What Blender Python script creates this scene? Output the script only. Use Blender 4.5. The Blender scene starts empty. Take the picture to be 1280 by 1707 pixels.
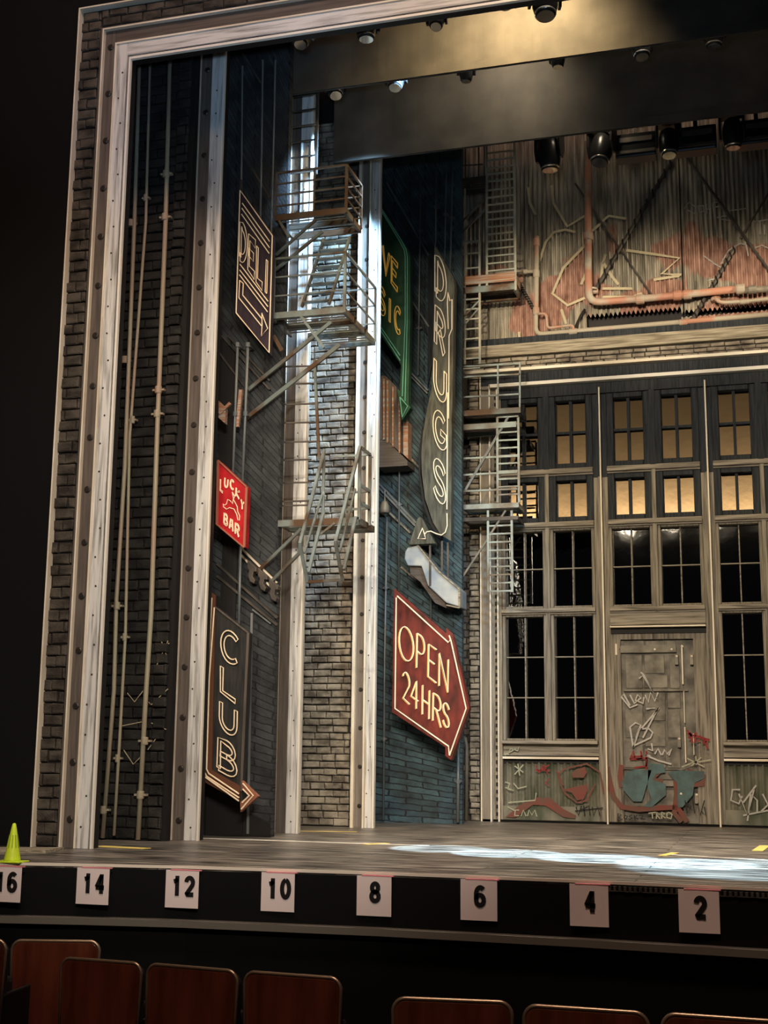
import bpy, math, random
from mathutils import Vector, Matrix
random.seed(7)
C = bpy.context.scene.collection
scene = bpy.context.scene

# ------------------------------------------------------------------ camera
FPX, YAW, PITCH, ROLL = 2166.6, -.283612, .184077, .010264
CAM = Vector((-.22, -7.52, .68))
def basis():
    cy, sy, cp, sp = math.cos(YAW), math.sin(YAW), math.cos(PITCH), math.sin(PITCH)
    f = Vector((sy*cp, cy*cp, sp)); r = Vector((cy, -sy, 0)); u = r.cross(f)
    return r*math.cos(ROLL)+u*math.sin(ROLL), -r*math.sin(ROLL)+u*math.cos(ROLL), f
CR, CU, CF = basis()
cam_d = bpy.data.cameras.new('camera'); cam_o = bpy.data.objects.new('camera', cam_d); C.objects.link(cam_o)
cam_d.sensor_fit = 'VERTICAL'; cam_d.sensor_height = 36; cam_d.lens = FPX/1707*36
cam_d.clip_start = .05; cam_d.clip_end = 200
M_ = Matrix((CR, CU, -CF)).transposed().to_4x4(); M_.translation = CAM
cam_o.matrix_world = M_
scene.camera = cam_o
scene.view_settings.view_transform = 'Standard'; scene.view_settings.look = 'None'
scene.view_settings.gamma = 1; scene.view_settings.use_curve_mapping = False
scene.view_settings.exposure = 0.0

def P(x, y, Y):            # a pixel of the photograph on the vertical stage plane Y
    d = CF*FPX + CR*(x-640) - CU*(y-853.5)
    return CAM + d*((Y-CAM.y)/d.y)
def F(x, y, z=0):          # a pixel on the horizontal plane z
    d = CF*FPX + CR*(x-640) - CU*(y-853.5)
    return CAM + d*((z-CAM.z)/d.z)

# ------------------------------------------------------------------ world and lights
w = bpy.data.worlds.new('house'); scene.world = w; w.use_nodes = True
w.node_tree.nodes['Background'].inputs[0].default_value = (.55, .6, .75, 1)
w.node_tree.nodes['Background'].inputs[1].default_value = .010

def aim(o, loc, tgt):
    o.location = loc
    o.rotation_euler = (Vector(tgt)-Vector(loc)).to_track_quat('-Z', 'Y').to_euler()
def spot(name, loc, tgt, power, col, size, blend=.5, rad=.08):
    l = bpy.data.lights.new(name, 'SPOT'); l.energy = power; l.color = col
    l.spot_size = math.radians(size); l.spot_blend = blend; l.shadow_soft_size = rad
    o = bpy.data.objects.new(name, l); C.objects.link(o); aim(o, loc, tgt); return o
def area(name, loc, tgt, power, col, sx, sy, spread=180):
    l = bpy.data.lights.new(name, 'AREA'); l.energy = power; l.color = col; l.shape = 'RECTANGLE'
    l.size = sx; l.size_y = sy; l.spread = math.radians(spread)
    o = bpy.data.objects.new(name, l); C.objects.link(o); aim(o, loc, tgt); return o
WARM = (1.0, .86, .66); COOL = (.52, .74, 1.0)
# front of house washes
for k in range(5):
    spot('front_wash', (-3.3+k*1.0, -11.5, 6.05+.12*(k%2)), (-1.6, 6.3, 2.1), 1350, (1, .88, .70), 31, .8, .05)
for k in range(3):
    spot('side_wash', (.6+k*.8, -10.5, 4.9+.2*k), (-4.3, 2.0, 1.9), 1350, (1, .93, .82), 31, .8, .05)
# the cold beam over the fire escape and its pool on the floor
spot('cold_beam', (-3.05, 2.25, 7.25), (-4.25, 3.3, 5.25), 1900, (.40, .66, 1), 25, .4, .03)
spot('cold_beam', (-2.75, 3.02, 7.05), (-4.15, 3.7, 5.5), 2000, (.34, .62, 1), 50, .3, .02)
spot('cold_top', (-1.6, -4.2, 3.0), (-4.4, 1.0, 6.3), 520, (.45, .68, 1), 34, .9, .1)
spot('cold_top', (-1.0, -4.2, 3.0), (-1.8, 1.0, 6.25), 160, (.45, .68, 1), 44, .9, .1)
for k in range(3): spot('cornice_wash', (-2.6+k*1.2, -11, 4.6), (-2.4+k*1.25, 6.3, 5.45), 11000, (1, .84, .62), 6.8, 1, .12)
spot('added_side_rake', (3.6, 4.9, 5.9), (-2.4, 6.3, 5.6), 650, (1, .84, .60), 21, 1, .06)  # side spot added to bring out shading on the corrugations
for k, (px, py, e, sz) in enumerate(((-2.55, 2.05, 11000, 6.5), (-2.0, 1.8, 20000, 7), (-1.35, 1.62, 22000, 7.5), (-.75, 1.4, 20000, 8), (-.35, 1.15, 11000, 14), (.6, 1.05, 10000, 14))):
    spot('floor_pool', (px*.7-.3, 2.0, 6.95), (px, py, 0), e, (.50, .77, 1), sz, .25, .01)
# unseen overhead area lights added to brighten the boards
area('floor_fill', (-1.5, 3.08, 7.8), (-1.5, 2.5, 0), 120, (1, .90, .76), 4, .2, 62)
area('floor_fill', (-1.5, 1.6, 7.6), (-1.5, 1.4, 0), 70, (1, .90, .76), 4, .15, 60)
# blue wash on the angled brick leg
spot('blue_wash', (-1.2, 2.0, 4.8), (-3.6, 5.5, 2.0), 480, (.36, .68, 1), 46, .8, .1)
# spots that give the glow on the black borders
spot('border_glow', (-1.85, 2.05, 7.42), (-2.05, 2.9, 6.80), 620, (1, .76, .42), 120, 1, .05)
spot('border_glow', (-2.15, 3.22, 7.25), (-2.45, 3.9, 6.8), 120, (1, .86, .64), 140, 1, .08)
spot('border_glow', (-1.62, 4.36, 7.2), (-1.62, 4.75, 6.9), 30, (1, .84, .6), 120, 1, .05)  # hidden spot added to pick out the big truss lights
# dim house light over the seats and the front of the stage
area('house_light', (-1.5, -5.5, 11.5), (-1.8, -.8, -.3), 600, (1, .70, .56), 5, 2)
# washers at the foot of the rear wall of the house
area('balcony_washer', (-4, -17.2, 6.95), (-4, -18, 8.3), 1400, (1, .72, .42), 16, .3)

# ------------------------------------------------------------------ mesh helpers
ORG = {}
class MB:
    def __init__(s): s.v = []; s.f = []
    def add(s, vs, fs):
        b = len(s.v); s.v += [Vector(v) for v in vs]; s.f += [tuple(b+i for i in f) for f in fs]; return s
    def box(s, x0, x1, y0, y1, z0, z1):
        vs = [(x, y, z) for z in (z0, z1) for y in (y0, y1) for x in (x0, x1)]
        return s.add(vs, [(0,2,3,1),(4,5,7,6),(0,1,5,4),(2,6,7,3),(0,4,6,2),(1,3,7,5)])
    def prism(s, pts, dv):
        n = len(pts); a = [Vector(p) for p in pts]; dv = Vector(dv)
        return s.add(a+[p+dv for p in a], [tuple(range(n)), tuple(range(2*n-1, n-1, -1))]+[(i, i+n, (i+1)%n+n, (i+1)%n) for i in range(n)])
    def slab(s, px, Y, th):       # outline in pixels standing on plane Y, th deep
        return s.prism([P(x, y, Y) for x, y in px], (0, th, 0))
    def tube(s, pts, r, n=7, closed=False, r1=None):
        pts = [Vector(p) for p in pts]; m = len(pts)
        if m < 2: return s
        prev = None; rings = []
        for i, p in enumerate(pts):
            a = pts[(i-1) % m] if (closed or i > 0) else p
            b = pts[(i+1) % m] if (closed or i < m-1) else p
            t = (b-a)
            if t.length < 1e-9: t = Vector((0,0,1))
            t.normalize()
            if prev is None:
                up = Vector((0,1,0)) if abs(t.y) < .9 else Vector((1,0,0)); nn = t.cross(up).normalized()
            else:
                nn = prev - t*prev.dot(t)
                nn = nn.normalized() if nn.length > 1e-6 else t.cross(Vector((0,1,0))).normalized()
            prev = nn; bb = t.cross(nn); rr = r if r1 is None else r+(r1-r)*i/(m-1)
            rings.append([p+(nn*math.cos(2*math.pi*k/n)+bb*math.sin(2*math.pi*k/n))*rr for k in range(n)])
        vs = [v for rg in rings for v in rg]; fs = []
        for i in range(m if closed else m-1):
            j = (i+1) % m
            for k in range(n): fs.append((i*n+k, i*n+(k+1)%n, j*n+(k+1)%n, j*n+k))
        if not closed: fs += [tuple(range(n-1, -1, -1)), tuple(range((m-1)*n, m*n))]
        return s.add(vs, fs)
    def bar(s, a, b, w, d=None, up=(0,0,1)):   # rectangular bar between two points
        a, b = Vector(a), Vector(b); d = d or w; t = (b-a).normalized(); up = Vector(up)
        if abs(t.dot(up)) > .95: up = Vector((0,1,0))
        sx = t.cross(up).normalized(); sy = sx.cross(t)
        vs = [p+sx*(i*d/2)+sy*(j*w/2) for p in (a, b) for i, j in ((-1,-1),(1,-1),(1,1),(-1,1))]
        return s.add(vs, [(3,2,1,0),(4,5,6,7),(0,1,5,4),(1,2,6,5),(2,3,7,6),(3,0,4,7)])
    def lathe(s, prof, o, axis=(0,0,1), n=20):
        o = Vector(o); q = Vector((0,0,1)).rotation_difference(Vector(axis).normalized())
        vs = []; m = len(prof)
        for r, h in prof:
            for k in range(n): vs.append(o+q@Vector((r*math.cos(2*math.pi*k/n), r*math.sin(2*math.pi*k/n), h)))
        fs = [(i*n+k, i*n+(k+1)%n, (i+1)*n+(k+1)%n, (i+1)*n+k) for i in range(m-1) for k in range(n)]
        fs += [tuple(range(n-1, -1, -1)), tuple(range((m-1)*n, m*n))]
        return s.add(vs, fs)
    def ribbon(s, pts, w, dv):    # flat paint stroke with mitred joints in an XZ plane
        pts = [Vector(p) for p in pts]; L = []; R = []
        for i, p in enumerate(pts):
            a = pts[max(i-1, 0)]; b = pts[min(i+1, len(pts)-1)]; t = (b-a)
            if t.length < 1e-9: continue
            t.normalize(); n = Vector((-t.z, 0, t.x))*w/2; L.append(p+n); R.append(p-n)
        dv = Vector(dv)
        for i in range(len(L)-1): s.prism([L[i], L[i+1], R[i+1], R[i]], dv)
        return s

def tag(o, label=None, cat=None, group=None, kind=None):
    if label: o['label'] = label
    if cat: o['category'] = cat
    if group: o['group'] = group
    if kind: o['kind'] = kind
    return o
def thing(name, label, cat, loc, group=None):
    o = bpy.data.objects.new(name, None); C.objects.link(o); o.location = loc
    o.empty_display_size = .1; ORG[o.name] = Vector(loc)
    return tag(o, label, cat, group)
def ob(name, mb, mat, parent=None, label=None, cat=None, group=None, kind=None, smooth=False, bevel=0, origin=None):
    if parent is not None: og = ORG[parent.name]
    else: og = Vector(origin) if origin is not None else Vector((0,0,0))
    me = bpy.data.meshes.new(name); me.from_pydata([tuple(v-og) for v in mb.v], [], mb.f)
    me.validate()
    import bmesh
    bm = bmesh.new(); bm.from_mesh(me); bmesh.ops.recalc_face_normals(bm, faces=bm.faces); bm.to_mesh(me); bm.free()
    me.materials.append(mat)
    if smooth:
        for p in me.polygons: p.use_smooth = True
    o = bpy.data.objects.new(name, me); C.objects.link(o)
    if parent is not None: o.parent = parent
    else: o.location = og
    ORG[o.name] = og
    if bevel:
        m = o.modifiers.new('bevel', 'BEVEL'); m.width = bevel; m.segments = 2; m.limit_method = 'ANGLE'
    return tag(o, label, cat, group, kind)
def struct(name, mb, mat, label=None, **k): return ob(name, mb, mat, None, label, None, None, 'structure', **k)
def dup(root, loc, rot=None, label=None, group=None):
    r = root.copy(); C.objects.link(r); r.location = loc
    if rot is not None: r.rotation_euler = rot
    if label: r['label'] = label
    if group: r['group'] = group
    for ch in list(root.children):
        c = ch.copy(); C.objects.link(c); c.parent = r
        for g in ch.children:
            d = g.copy(); C.objects.link(d); d.parent = c
    return r

# ------------------------------------------------------------------ materials
def mat(name, col, rough=.6, metal=0, col2=None, nscale=4, stretch=(1,1,1), contrast=(.35,.65), bump=0, bscale=30, emit=0, spec=.22):
    m = bpy.data.materials.new(name); m.use_nodes = True; nt = m.node_tree; b = nt.nodes['Principled BSDF']
    b.inputs['Base Color'].default_value = (*col, 1); b.inputs['Roughness'].default_value = rough; b.inputs['Metallic'].default_value = metal
    b.inputs['Specular IOR Level'].default_value = spec
    if emit: b.inputs['Emission Color'].default_value = (*col, 1); b.inputs['Emission Strength'].default_value = emit
    tc = nt.nodes.new('ShaderNodeTexCoord'); mp = nt.nodes.new('ShaderNodeMapping'); mp.inputs['Scale'].default_value = stretch
    nt.links.new(tc.outputs['Object'], mp.inputs[0])
    if col2:
        n = nt.nodes.new('ShaderNodeTexNoise'); n.inputs['Scale'].default_value = nscale; n.inputs['Detail'].default_value = 6
        nt.links.new(mp.outputs[0], n.inputs['Vector'])
        r = nt.nodes.new('ShaderNodeValToRGB'); r.color_ramp.elements[0].position = contrast[0]; r.color_ramp.elements[1].position = contrast[1]
        r.color_ramp.elements[0].color = (*col, 1); r.color_ramp.elements[1].color = (*col2, 1)
        nt.links.new(n.outputs['Fac'], r.inputs[0]); nt.links.new(r.outputs[0], b.inputs['Base Color'])
    if bump:
        n2 = nt.nodes.new('ShaderNodeTexNoise'); n2.inputs['Scale'].default_value = bscale; n2.inputs['Detail'].default_value = 5
        nt.links.new(mp.outputs[0], n2.inputs['Vector'])
        bp = nt.nodes.new('ShaderNodeBump'); bp.inputs['Strength'].default_value = bump; bp.inputs['Distance'].default_value = .01
        nt.links.new(n2.outputs['Fac'], bp.inputs['Height']); nt.links.new(bp.outputs[0], b.inputs['Normal'])
    return m
def brickmat(name, c1, c2, mortar, bw=.17, bh=.062, shear=None, tint=None, bump=.6, msize=.008):
    """painted brickwork; shear=(xv,zv,scale) makes the courses of a forced-perspective drop run to a vanishing point"""
    m = bpy.data.materials.new(name); m.use_nodes = True; nt = m.node_tree; b = nt.nodes['Principled BSDF']; L = nt.links.new
    b.inputs['Roughness'].default_value = .75
    g = nt.nodes.new('ShaderNodeNewGeometry'); sp = nt.nodes.new('ShaderNodeSeparateXYZ'); L(g.outputs['Position'], sp.inputs[0])
    def mth(op, a, bb=None):
        n = nt.nodes.new('ShaderNodeMath'); n.operation = op
        for i, q in enumerate((a, bb)):
            if q is None: continue
            if isinstance(q, (int, float)): n.inputs[i].default_value = q
            else: L(q, n.inputs[i])
        return n.outputs[0]
    cb = nt.nodes.new('ShaderNodeCombineXYZ')
    if shear:
        xv, zv, sc = shear
        dx = mth('SUBTRACT', xv, sp.outputs['X']); vz = mth('SUBTRACT', sp.outputs['Z'], zv)
        L(mth('MULTIPLY', mth('DIVIDE', vz, dx), sc), cb.inputs[1])
        L(mth('MULTIPLY', mth('LOGARITHM', dx, 2.718), -sc*.62), cb.inputs[0])
    else:
        L(mth('ADD', sp.outputs['X'], mth('MULTIPLY', sp.outputs['Y'], .97)), cb.inputs[0]); L(sp.outputs['Z'], cb.inputs[1])
    nz = nt.nodes.new('ShaderNodeTexNoise'); nz.inputs['Scale'].default_value = 14; nz.inputs['Detail'].default_value = 3; L(cb.outputs[0], nz.inputs['Vector'])
    vm = nt.nodes.new('ShaderNodeVectorMath'); vm.operation = 'MULTIPLY_ADD'; vm.inputs[1].default_value = (.032,.032,0); L(nz.outputs['Color'], vm.inputs[0]); L(cb.outputs[0], vm.inputs[2])
    bt = nt.nodes.new('ShaderNodeTexBrick'); L(vm.outputs[0], bt.inputs['Vector'])
    bt.inputs['Scale'].default_value = 1; bt.inputs['Brick Width'].default_value = bw; bt.inputs['Row Height'].default_value = bh
    bt.inputs['Mortar Size'].default_value = msize; bt.inputs['Mortar Smooth'].default_value = .35; bt.inputs['Bias'].default_value = 0
    bt.inputs['Color1'].default_value = (*c1, 1); bt.inputs['Color2'].default_value = (*c2, 1); bt.inputs['Mortar'].default_value = (*mortar, 1)
    n2 = nt.nodes.new('ShaderNodeTexNoise'); n2.inputs['Scale'].default_value = 6; n2.inputs['Detail'].default_value = 8; L(g.outputs['Position'], n2.inputs['Vector'])
    r = nt.nodes.new('ShaderNodeValToRGB'); r.color_ramp.elements[0].position = .3; r.color_ramp.elements[1].position = .72
    r.color_ramp.elements[0].color = (.30,.30,.30,1); r.color_ramp.elements[1].color = (*(tint or (1.5,1.45,1.35)), 1); L(n2.outputs['Fac'], r.inputs[0])
    mx = nt.nodes.new('ShaderNodeMix'); mx.data_type = 'RGBA'; mx.blend_type = 'MULTIPLY'; mx.inputs[0].default_value = 1
    L(bt.outputs['Color'], mx.inputs[6]); L(r.outputs[0], mx.inputs[7]); L(mx.outputs[2], b.inputs['Base Color'])
    n3 = nt.nodes.new('ShaderNodeTexNoise'); n3.inputs['Scale'].default_value = 45; n3.inputs['Detail'].default_value = 5; L(g.outputs['Position'], n3.inputs['Vector'])
    h = mth('ADD', mth('MULTIPLY', bt.outputs['Fac'], -1.0), mth('MULTIPLY', n3.outputs['Fac'], .7))
    bp = nt.nodes.new('ShaderNodeBump'); bp.inputs['Strength'].default_value = bump; bp.inputs['Distance'].default_value = .012
    L(h, bp.inputs['Height']); L(bp.outputs[0], b.inputs['Normal'])
    return m
def heads(name, prof, pts, m, parent, n=12):
    mb = MB(); mb.lathe(prof, pts[0], (0,-1,0), n); o = ob(name, mb, m, parent)
    for p in pts[1:]:
        c = o.copy(); C.objects.link(c); c.location = Vector(p)-Vector(pts[0])
    return o
V = (14, 14, .8); Hh = (.8, 14, 14)
m_black = mat('black_cloth', (.006,.006,.006), .9, spec=.1)
def bricks(mb, x0, x1, z0, z1, y, bw, bh, depth=.03, mortar=.008, jit=.004):
    k = 0; z = z0
    while z < z1-.01:
        zt = min(z+bh*random.uniform(.93,1.0)-mortar, z1); x = x0-(bw*.5 if k % 2 else 0)+random.uniform(-.02,.02)
        while x < x1-.004:
            w_ = bw*random.uniform(.8,1.15); a, b = max(x, x0), min(x+w_-mortar, x1); x += w_
            if b-a < .012: continue
            f = y-random.uniform(0,.014); J = lambda: random.uniform(-jit, jit)
            q = [(a+J(), z+J()), (b+J(), z+J()), (b+J(), zt+J()), (a+J(), zt+J())]; cx, cz = (a+b)/2, (z+zt)/2
            inn = [(px+(.009 if px < cx else -.009), pz+(.008 if pz < cz else -.008)) for px, pz in q]
            vs = [(px, y+depth, pz) for px, pz in q]+[(px, f+.008, pz) for px, pz in q]+[(px, f+random.uniform(-.003,.004), pz) for px, pz in inn]
            fs = [(4,5,9,8),(5,6,10,9),(6,7,11,10),(7,4,8,11),(8,9,10,11),(0,1,5,4),(1,2,6,5),(2,3,7,6),(3,0,4,7)]
            mb.add(vs, fs)
        z += bh; k += 1
    return mb
m_border = mat('border_cloth', (.05,.045,.038), .9, col2=(.075,.066,.055), nscale=3, spec=.1)
m_beam = mat('weathered_beam', (.20,.19,.17), .6, col2=(.66,.64,.60), nscale=3, stretch=V, contrast=(.28,.55), bump=.3)
m_beamh = mat('weathered_beam_level', (.20,.19,.17), .6, col2=(.66,.64,.60), nscale=3, stretch=Hh, contrast=(.28,.55), bump=.3)
m_trim = mat('cream_trim', (.62,.52,.38), .4, col2=(.80,.72,.58), nscale=2)
m_trim_w = mat('white_trim', (.78,.72,.62), .4)
m_umber = mat('umber_wood', (.075,.06,.05), .65, col2=(.13,.105,.085), nscale=3, stretch=V, bump=.2)
m_umberh = mat('umber_wood_level', (.075,.06,.05), .65, col2=(.13,.105,.085), nscale=3, stretch=Hh, bump=.2)
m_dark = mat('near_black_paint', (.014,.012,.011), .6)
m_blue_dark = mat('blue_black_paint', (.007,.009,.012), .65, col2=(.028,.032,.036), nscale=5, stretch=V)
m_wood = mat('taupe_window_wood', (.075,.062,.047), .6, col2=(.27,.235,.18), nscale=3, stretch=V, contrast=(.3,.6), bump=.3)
m_woodh = mat('taupe_window_wood_level', (.09,.075,.056), .6, col2=(.31,.27,.21), nscale=3, stretch=Hh, contrast=(.3,.6), bump=.3)
m_tan = mat('tan_stone', (.17,.14,.095), .7, col2=(.42,.36,.26), nscale=4, stretch=Hh, bump=.5)
m_bolt = mat('bolt_iron', (.05,.042,.036), .4, .6)
m_brickf = brickmat('grey_brown_brick', (.085,.07,.056), (.045,.037,.03), (.008,.007,.006), .14, .085, msize=.007)
m_brickd = brickmat('dark_brown_brick', (.045,.04,.034), (.03,.027,.024), (.008,.008,.007), .17, .085, msize=.005)
def bmat(name, c1, c2, lo=.35, hi=.65): return mat(name, c1, .75, col2=c2, nscale=7, stretch=(1,1,1.6), contrast=(lo,hi), bump=.7, bscale=60)
mb_portal = bmat('sooty_brick', (.022,.018,.014), (.085,.070,.054)); mb_pipe = bmat('black_brown_brick', (.008,.0075,.007), (.026,.024,.020))
mb_ochre = bmat('weathered_ochre_brick', (.10,.08,.06), (.36,.31,.235)); mb_side = bmat('tan_grey_brick', (.10,.08,.06), (.34,.29,.22))
m_brickl = brickmat('ochre_brick', (.30,.25,.19), (.19,.16,.125), (.016,.013,.011), .155, .066, msize=.006)
m_brickb = brickmat('blue_brick', (.050,.095,.115), (.024,.046,.058), (.006,.008,.010), .21, .058, shear=(-.3,-.1,3.3), msize=.006)
m_brickc = brickmat('charcoal_brick', (.034,.040,.044), (.016,.019,.022), (.004,.004,.005), .21, .066, shear=(-1.2,-.1,3.3), msize=.006)
m_bricks = brickmat('portal_brick', (.27,.225,.165), (.17,.14,.105), (.014,.011,.01), .10, .062, msize=.007)
m_bulb = mat('neon_cream', (.95,.76,.52), .35, emit=.04)
m_neon_w = mat('neon_white', (.95,.80,.58), .35, emit=.06)
m_neon_g = mat('neon_green', (.15,.42,.28), .35, emit=.03)
m_neon_y = mat('neon_gold', (.95,.58,.12), .35, emit=.12)
m_pipe = mat('old_pipe', (.13,.125,.105), .5, .2, col2=(.26,.22,.165), nscale=3, stretch=(3,3,.6))
m_pipep = mat('pale_old_pipe', (.34,.31,.21), .5, .1, col2=(.36,.25,.18), nscale=1.6, stretch=(3,3,.6), contrast=(.45,.6))
m_ladder = mat('cream_ladder_paint', (.46,.42,.31), .5, .1, col2=(.25,.27,.24), nscale=4)
m_pipeg = mat('grey_pipe', (.12,.135,.14), .45, .3, col2=(.22,.225,.215), nscale=3, stretch=(3,3,.8))
m_steel = mat('rusted_teal_steel', (.11,.062,.034), .45, .35, col2=(.20,.235,.215), nscale=2.6, contrast=(.42,.56), bump=.2)
m_steel2 = mat('pale_steel', (.27,.32,.31), .35, .4, col2=(.12,.085,.055), nscale=3.5, contrast=(.42,.66))
m_rsteel = mat('rust_brown_steel', (.10,.055,.028), .5, .3, col2=(.15,.13,.10), nscale=2.6, contrast=(.45,.62), bump=.2)
m_steeld = mat('dark_steel', (.05,.045,.04), .5, .4, col2=(.12,.10,.08), nscale=5)
m_rust = mat('rusty_plate', (.34,.15,.075), .55, .1, col2=(.38,.34,.28), nscale=4, stretch=Hh, contrast=(.45,.62), bump=.3)

# ------------------------------------------------------------------ stage floor, fascia, house
EX = [(-7,-.7),(-5,-.29),(-4.2,-.13),(-3.6,-.04),(-2.4,.02),(-1.27,-.01),(-.24,-.09),(.6,-.2),(2.5,-.55)]
def edgeY(x):
    for (a, ya), (b, yb) in zip(EX, EX[1:]):
        if a <= x <= b: return ya+(yb-ya)*(x-a)/(b-a)
    return -.3
def floor_mat():
    m = mat('stage_boards', (.06,.055,.048), .34); nt = m.node_tree; b = nt.nodes['Principled BSDF']; L = nt.links.new
    g = nt.nodes.new('ShaderNodeNewGeometry')
    def noise(sc, stretch, det=8):
        mp = nt.nodes.new('ShaderNodeMapping'); mp.inputs['Scale'].default_value = stretch; L(g.outputs['Position'], mp.inputs[0])
        n = nt.nodes.new('ShaderNodeTexNoise'); n.inputs['Scale'].default_value = sc; n.inputs['Detail'].default_value = det; L(mp.outputs[0], n.inputs['Vector']); return n
    n = noise(2.6, (1.0, 7, 1), 12); r = nt.nodes.new('ShaderNodeValToRGB')
    r.color_ramp.elements[0].position = .40; r.color_ramp.elements[1].position = .64
    r.color_ramp.elements[0].color = (.028,.025,.022,1); r.color_ramp.elements[1].color = (.30,.27,.23,1); L(n.outputs['Fac'], r.inputs[0])
    bt = nt.nodes.new('ShaderNodeTexBrick'); bt.inputs['Scale'].default_value = 1; bt.inputs['Brick Width'].default_value = 1.9; bt.inputs['Row Height'].default_value = .16
    bt.inputs['Mortar Size'].default_value = .006; bt.inputs['Color1'].default_value = (1.15,1.1,1.05,1); bt.inputs['Color2'].default_value = (.68,.68,.68,1); bt.inputs['Mortar'].default_value = (.25,.25,.25,1)
    L(g.outputs['Position'], bt.inputs['Vector'])
    mx = nt.nodes.new('ShaderNodeMix'); mx.data_type = 'RGBA'; mx.blend_type = 'MULTIPLY'; mx.inputs[0].default_value = 1
    L(r.outputs[0], mx.inputs[6]); L(bt.outputs['Color'], mx.inputs[7]); L(mx.outputs[2], b.inputs['Base Color'])
    n2 = noise(9, (1, 4, 1)); r2 = nt.nodes.new('ShaderNodeMapRange'); r2.inputs['To Min'].default_value = .26; r2.inputs['To Max'].default_value = .5; L(n2.outputs['Fac'], r2.inputs['Value']); L(r2.outputs[0], b.inputs['Roughness'])
    bp = nt.nodes.new('ShaderNodeBump'); bp.inputs['Strength'].default_value = .12; bp.inputs['Distance'].default_value = .01; L(n2.outputs['Fac'], bp.inputs['Height']); L(bp.outputs[0], b.inputs['Normal'])
    return m
m_floor = floor_mat()
fl = MB(); fl.prism([(x, y, 0) for x, y in EX]+[(2.5,9,0),(-7,9,0)], (0,0,-.06)); struct('floor', fl, m_floor)
def along(mb, y0, y1, z0, z1):
    for (a, ya), (b, yb) in zip(EX, EX[1:]):
        vs = [(x, yy+dy, z) for x, yy in ((a, ya), (b, yb)) for dy, z in ((y0,z0),(y1,z0),(y1,z1),(y0,z1))]
        mb.add(vs, [(0,1,2,3),(7,6,5,4),(0,4,5,1),(1,5,6,2),(2,6,7,3),(3,7,4,0)])
    return mb
m_edge = mat('pale_nosing', (.75,.66,.55), .35)
m_ledge = mat('grey_ledge', (.15,.135,.11), .5)
struct('trim_1', along(MB(), -.012, -.001, -.014, .003), m_edge)
struct('wall_front', along(MB(), -.02, .2, -1.4, -.024), mat('black_fascia', (.004,.004,.004), .7, spec=.15))
struct('trim_2', along(MB(), -.10, -.021, -.345, -.305), m_ledge)
fh = MB(); fh.box(-9, 6, -19, -.6, -1.45, -1.39); struct('floor_house', fh, mat('house_carpet', (.012,.009,.008), .9))
# footlight grille set in the stage edge
gt = thing('floor_grille', 'dark slatted grille set along the stage edge above the 2 and 4 papers', 'grille', (-.6, -.07, .0))
gm = MB()
for i in range(60):
    x = -1.2+i*.028; gm.box(x, x+.014, edgeY(x)-.030, edgeY(x)-.019, -.046, -.0225)
ob('slats', gm, m_steeld, gt)
gm = MB()
for i in range(17): x = -1.2+i*.1; gm.box(x, x+.1, edgeY(x+.05)-.030, edgeY(x+.05)-.019, -.050, -.047)
ob('rail', gm, m_steeld, gt)
# tape marks on the floor
m_white_tape = mat('white_tape', (.75,.72,.62), .5); m_yel_tape = mat('yellow_tape', (.75,.58,.16), .5)
def tape(pts, w, m, name, label, z=.003, group=None):
    a, b = [F(x, y) for x, y in pts]; t = (b-a).normalized(); n = Vector((-t.y, t.x, 0))*w/2
    mb = MB(); mb.prism([a+n+Vector((0,0,.0005)), b+n+Vector((0,0,.0005)), b-n+Vector((0,0,.0005)), a-n+Vector((0,0,.0005))], (0,0,z)); ob(name, mb, m, None, label, 'tape', group)
tape([(335,1397.5),(715,1410)], .035, m_white_tape, 'floor_tape', 'long cream tape line running right from the foot of the second tall beam')
tape([(1115,1425),(1290,1435)], .035, m_white_tape, 'floor_tape', 'cream tape line crossing the blue pool of light at right')
tape([(165,1411),(245,1415)], .10, m_yel_tape, 'floor_tape', 'yellow tape strip on the floor below the tall pipes')
tape([(608,1408),(645,1406)], .07, m_yel_tape, 'floor_tape', 'short yellow tape mark on the floor below the open 24 hours sign')
tape([(1103,1427),(1125,1422)], .06, m_yel_tape, 'floor_tape', 'short yellow tape mark at the left end of the tape line crossing the pool')
tape([(1262,1419),(1275,1410)], .08, m_yel_tape, 'floor_tape', 'yellow tape mark on the floor at the far right edge')
tape([(500,1385.5),(595,1387)], .03, m_yel_tape, 'floor_tape', 'yellow tape strip along the foot of the ochre brick pillar')
bd = MB(); bd.prism([F(-60,1417), F(106,1417), F(76,1422.5), F(-60,1421)], (0,0,.02)); ob('timber_board', bd, m_tan, None, 'pale timber board lying on the stage edge behind the yellow cone', 'board')
# cone
cp = F(20,1437.5)
cn = thing('traffic_cone', 'small lime yellow marker cone on the front edge of the stage', 'cone', cp)
m_cone = mat('lime_plastic', (.62,.80,.04), .4)
mb = MB(); mb.lathe([(.052,.008),(.05,.02),(.034,.10),(.018,.2),(.010,.232),(.004,.236)], cp, n=24); cb_ = ob('cone_body', mb, m_cone, cn, smooth=True)
mb = MB()
for k in range(10):
    a = 2*math.pi*k/10+.1
    q = [cp+Vector((r*math.cos(a), r*math.sin(a), z)) for r, z in ((.0375,.088),(.0235,.165))]; mb.tube(q, .003, 5)
ob('slot', mb, mat('slot_shadow_green', (.25,.34,.02), .6), cb_)
mb = MB(); mb.box(cp.x-.085, cp.x+.085, cp.y-.06, cp.y+.06, .0, .010); ob('base', mb, m_cone, cn, bevel=.003)

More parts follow.
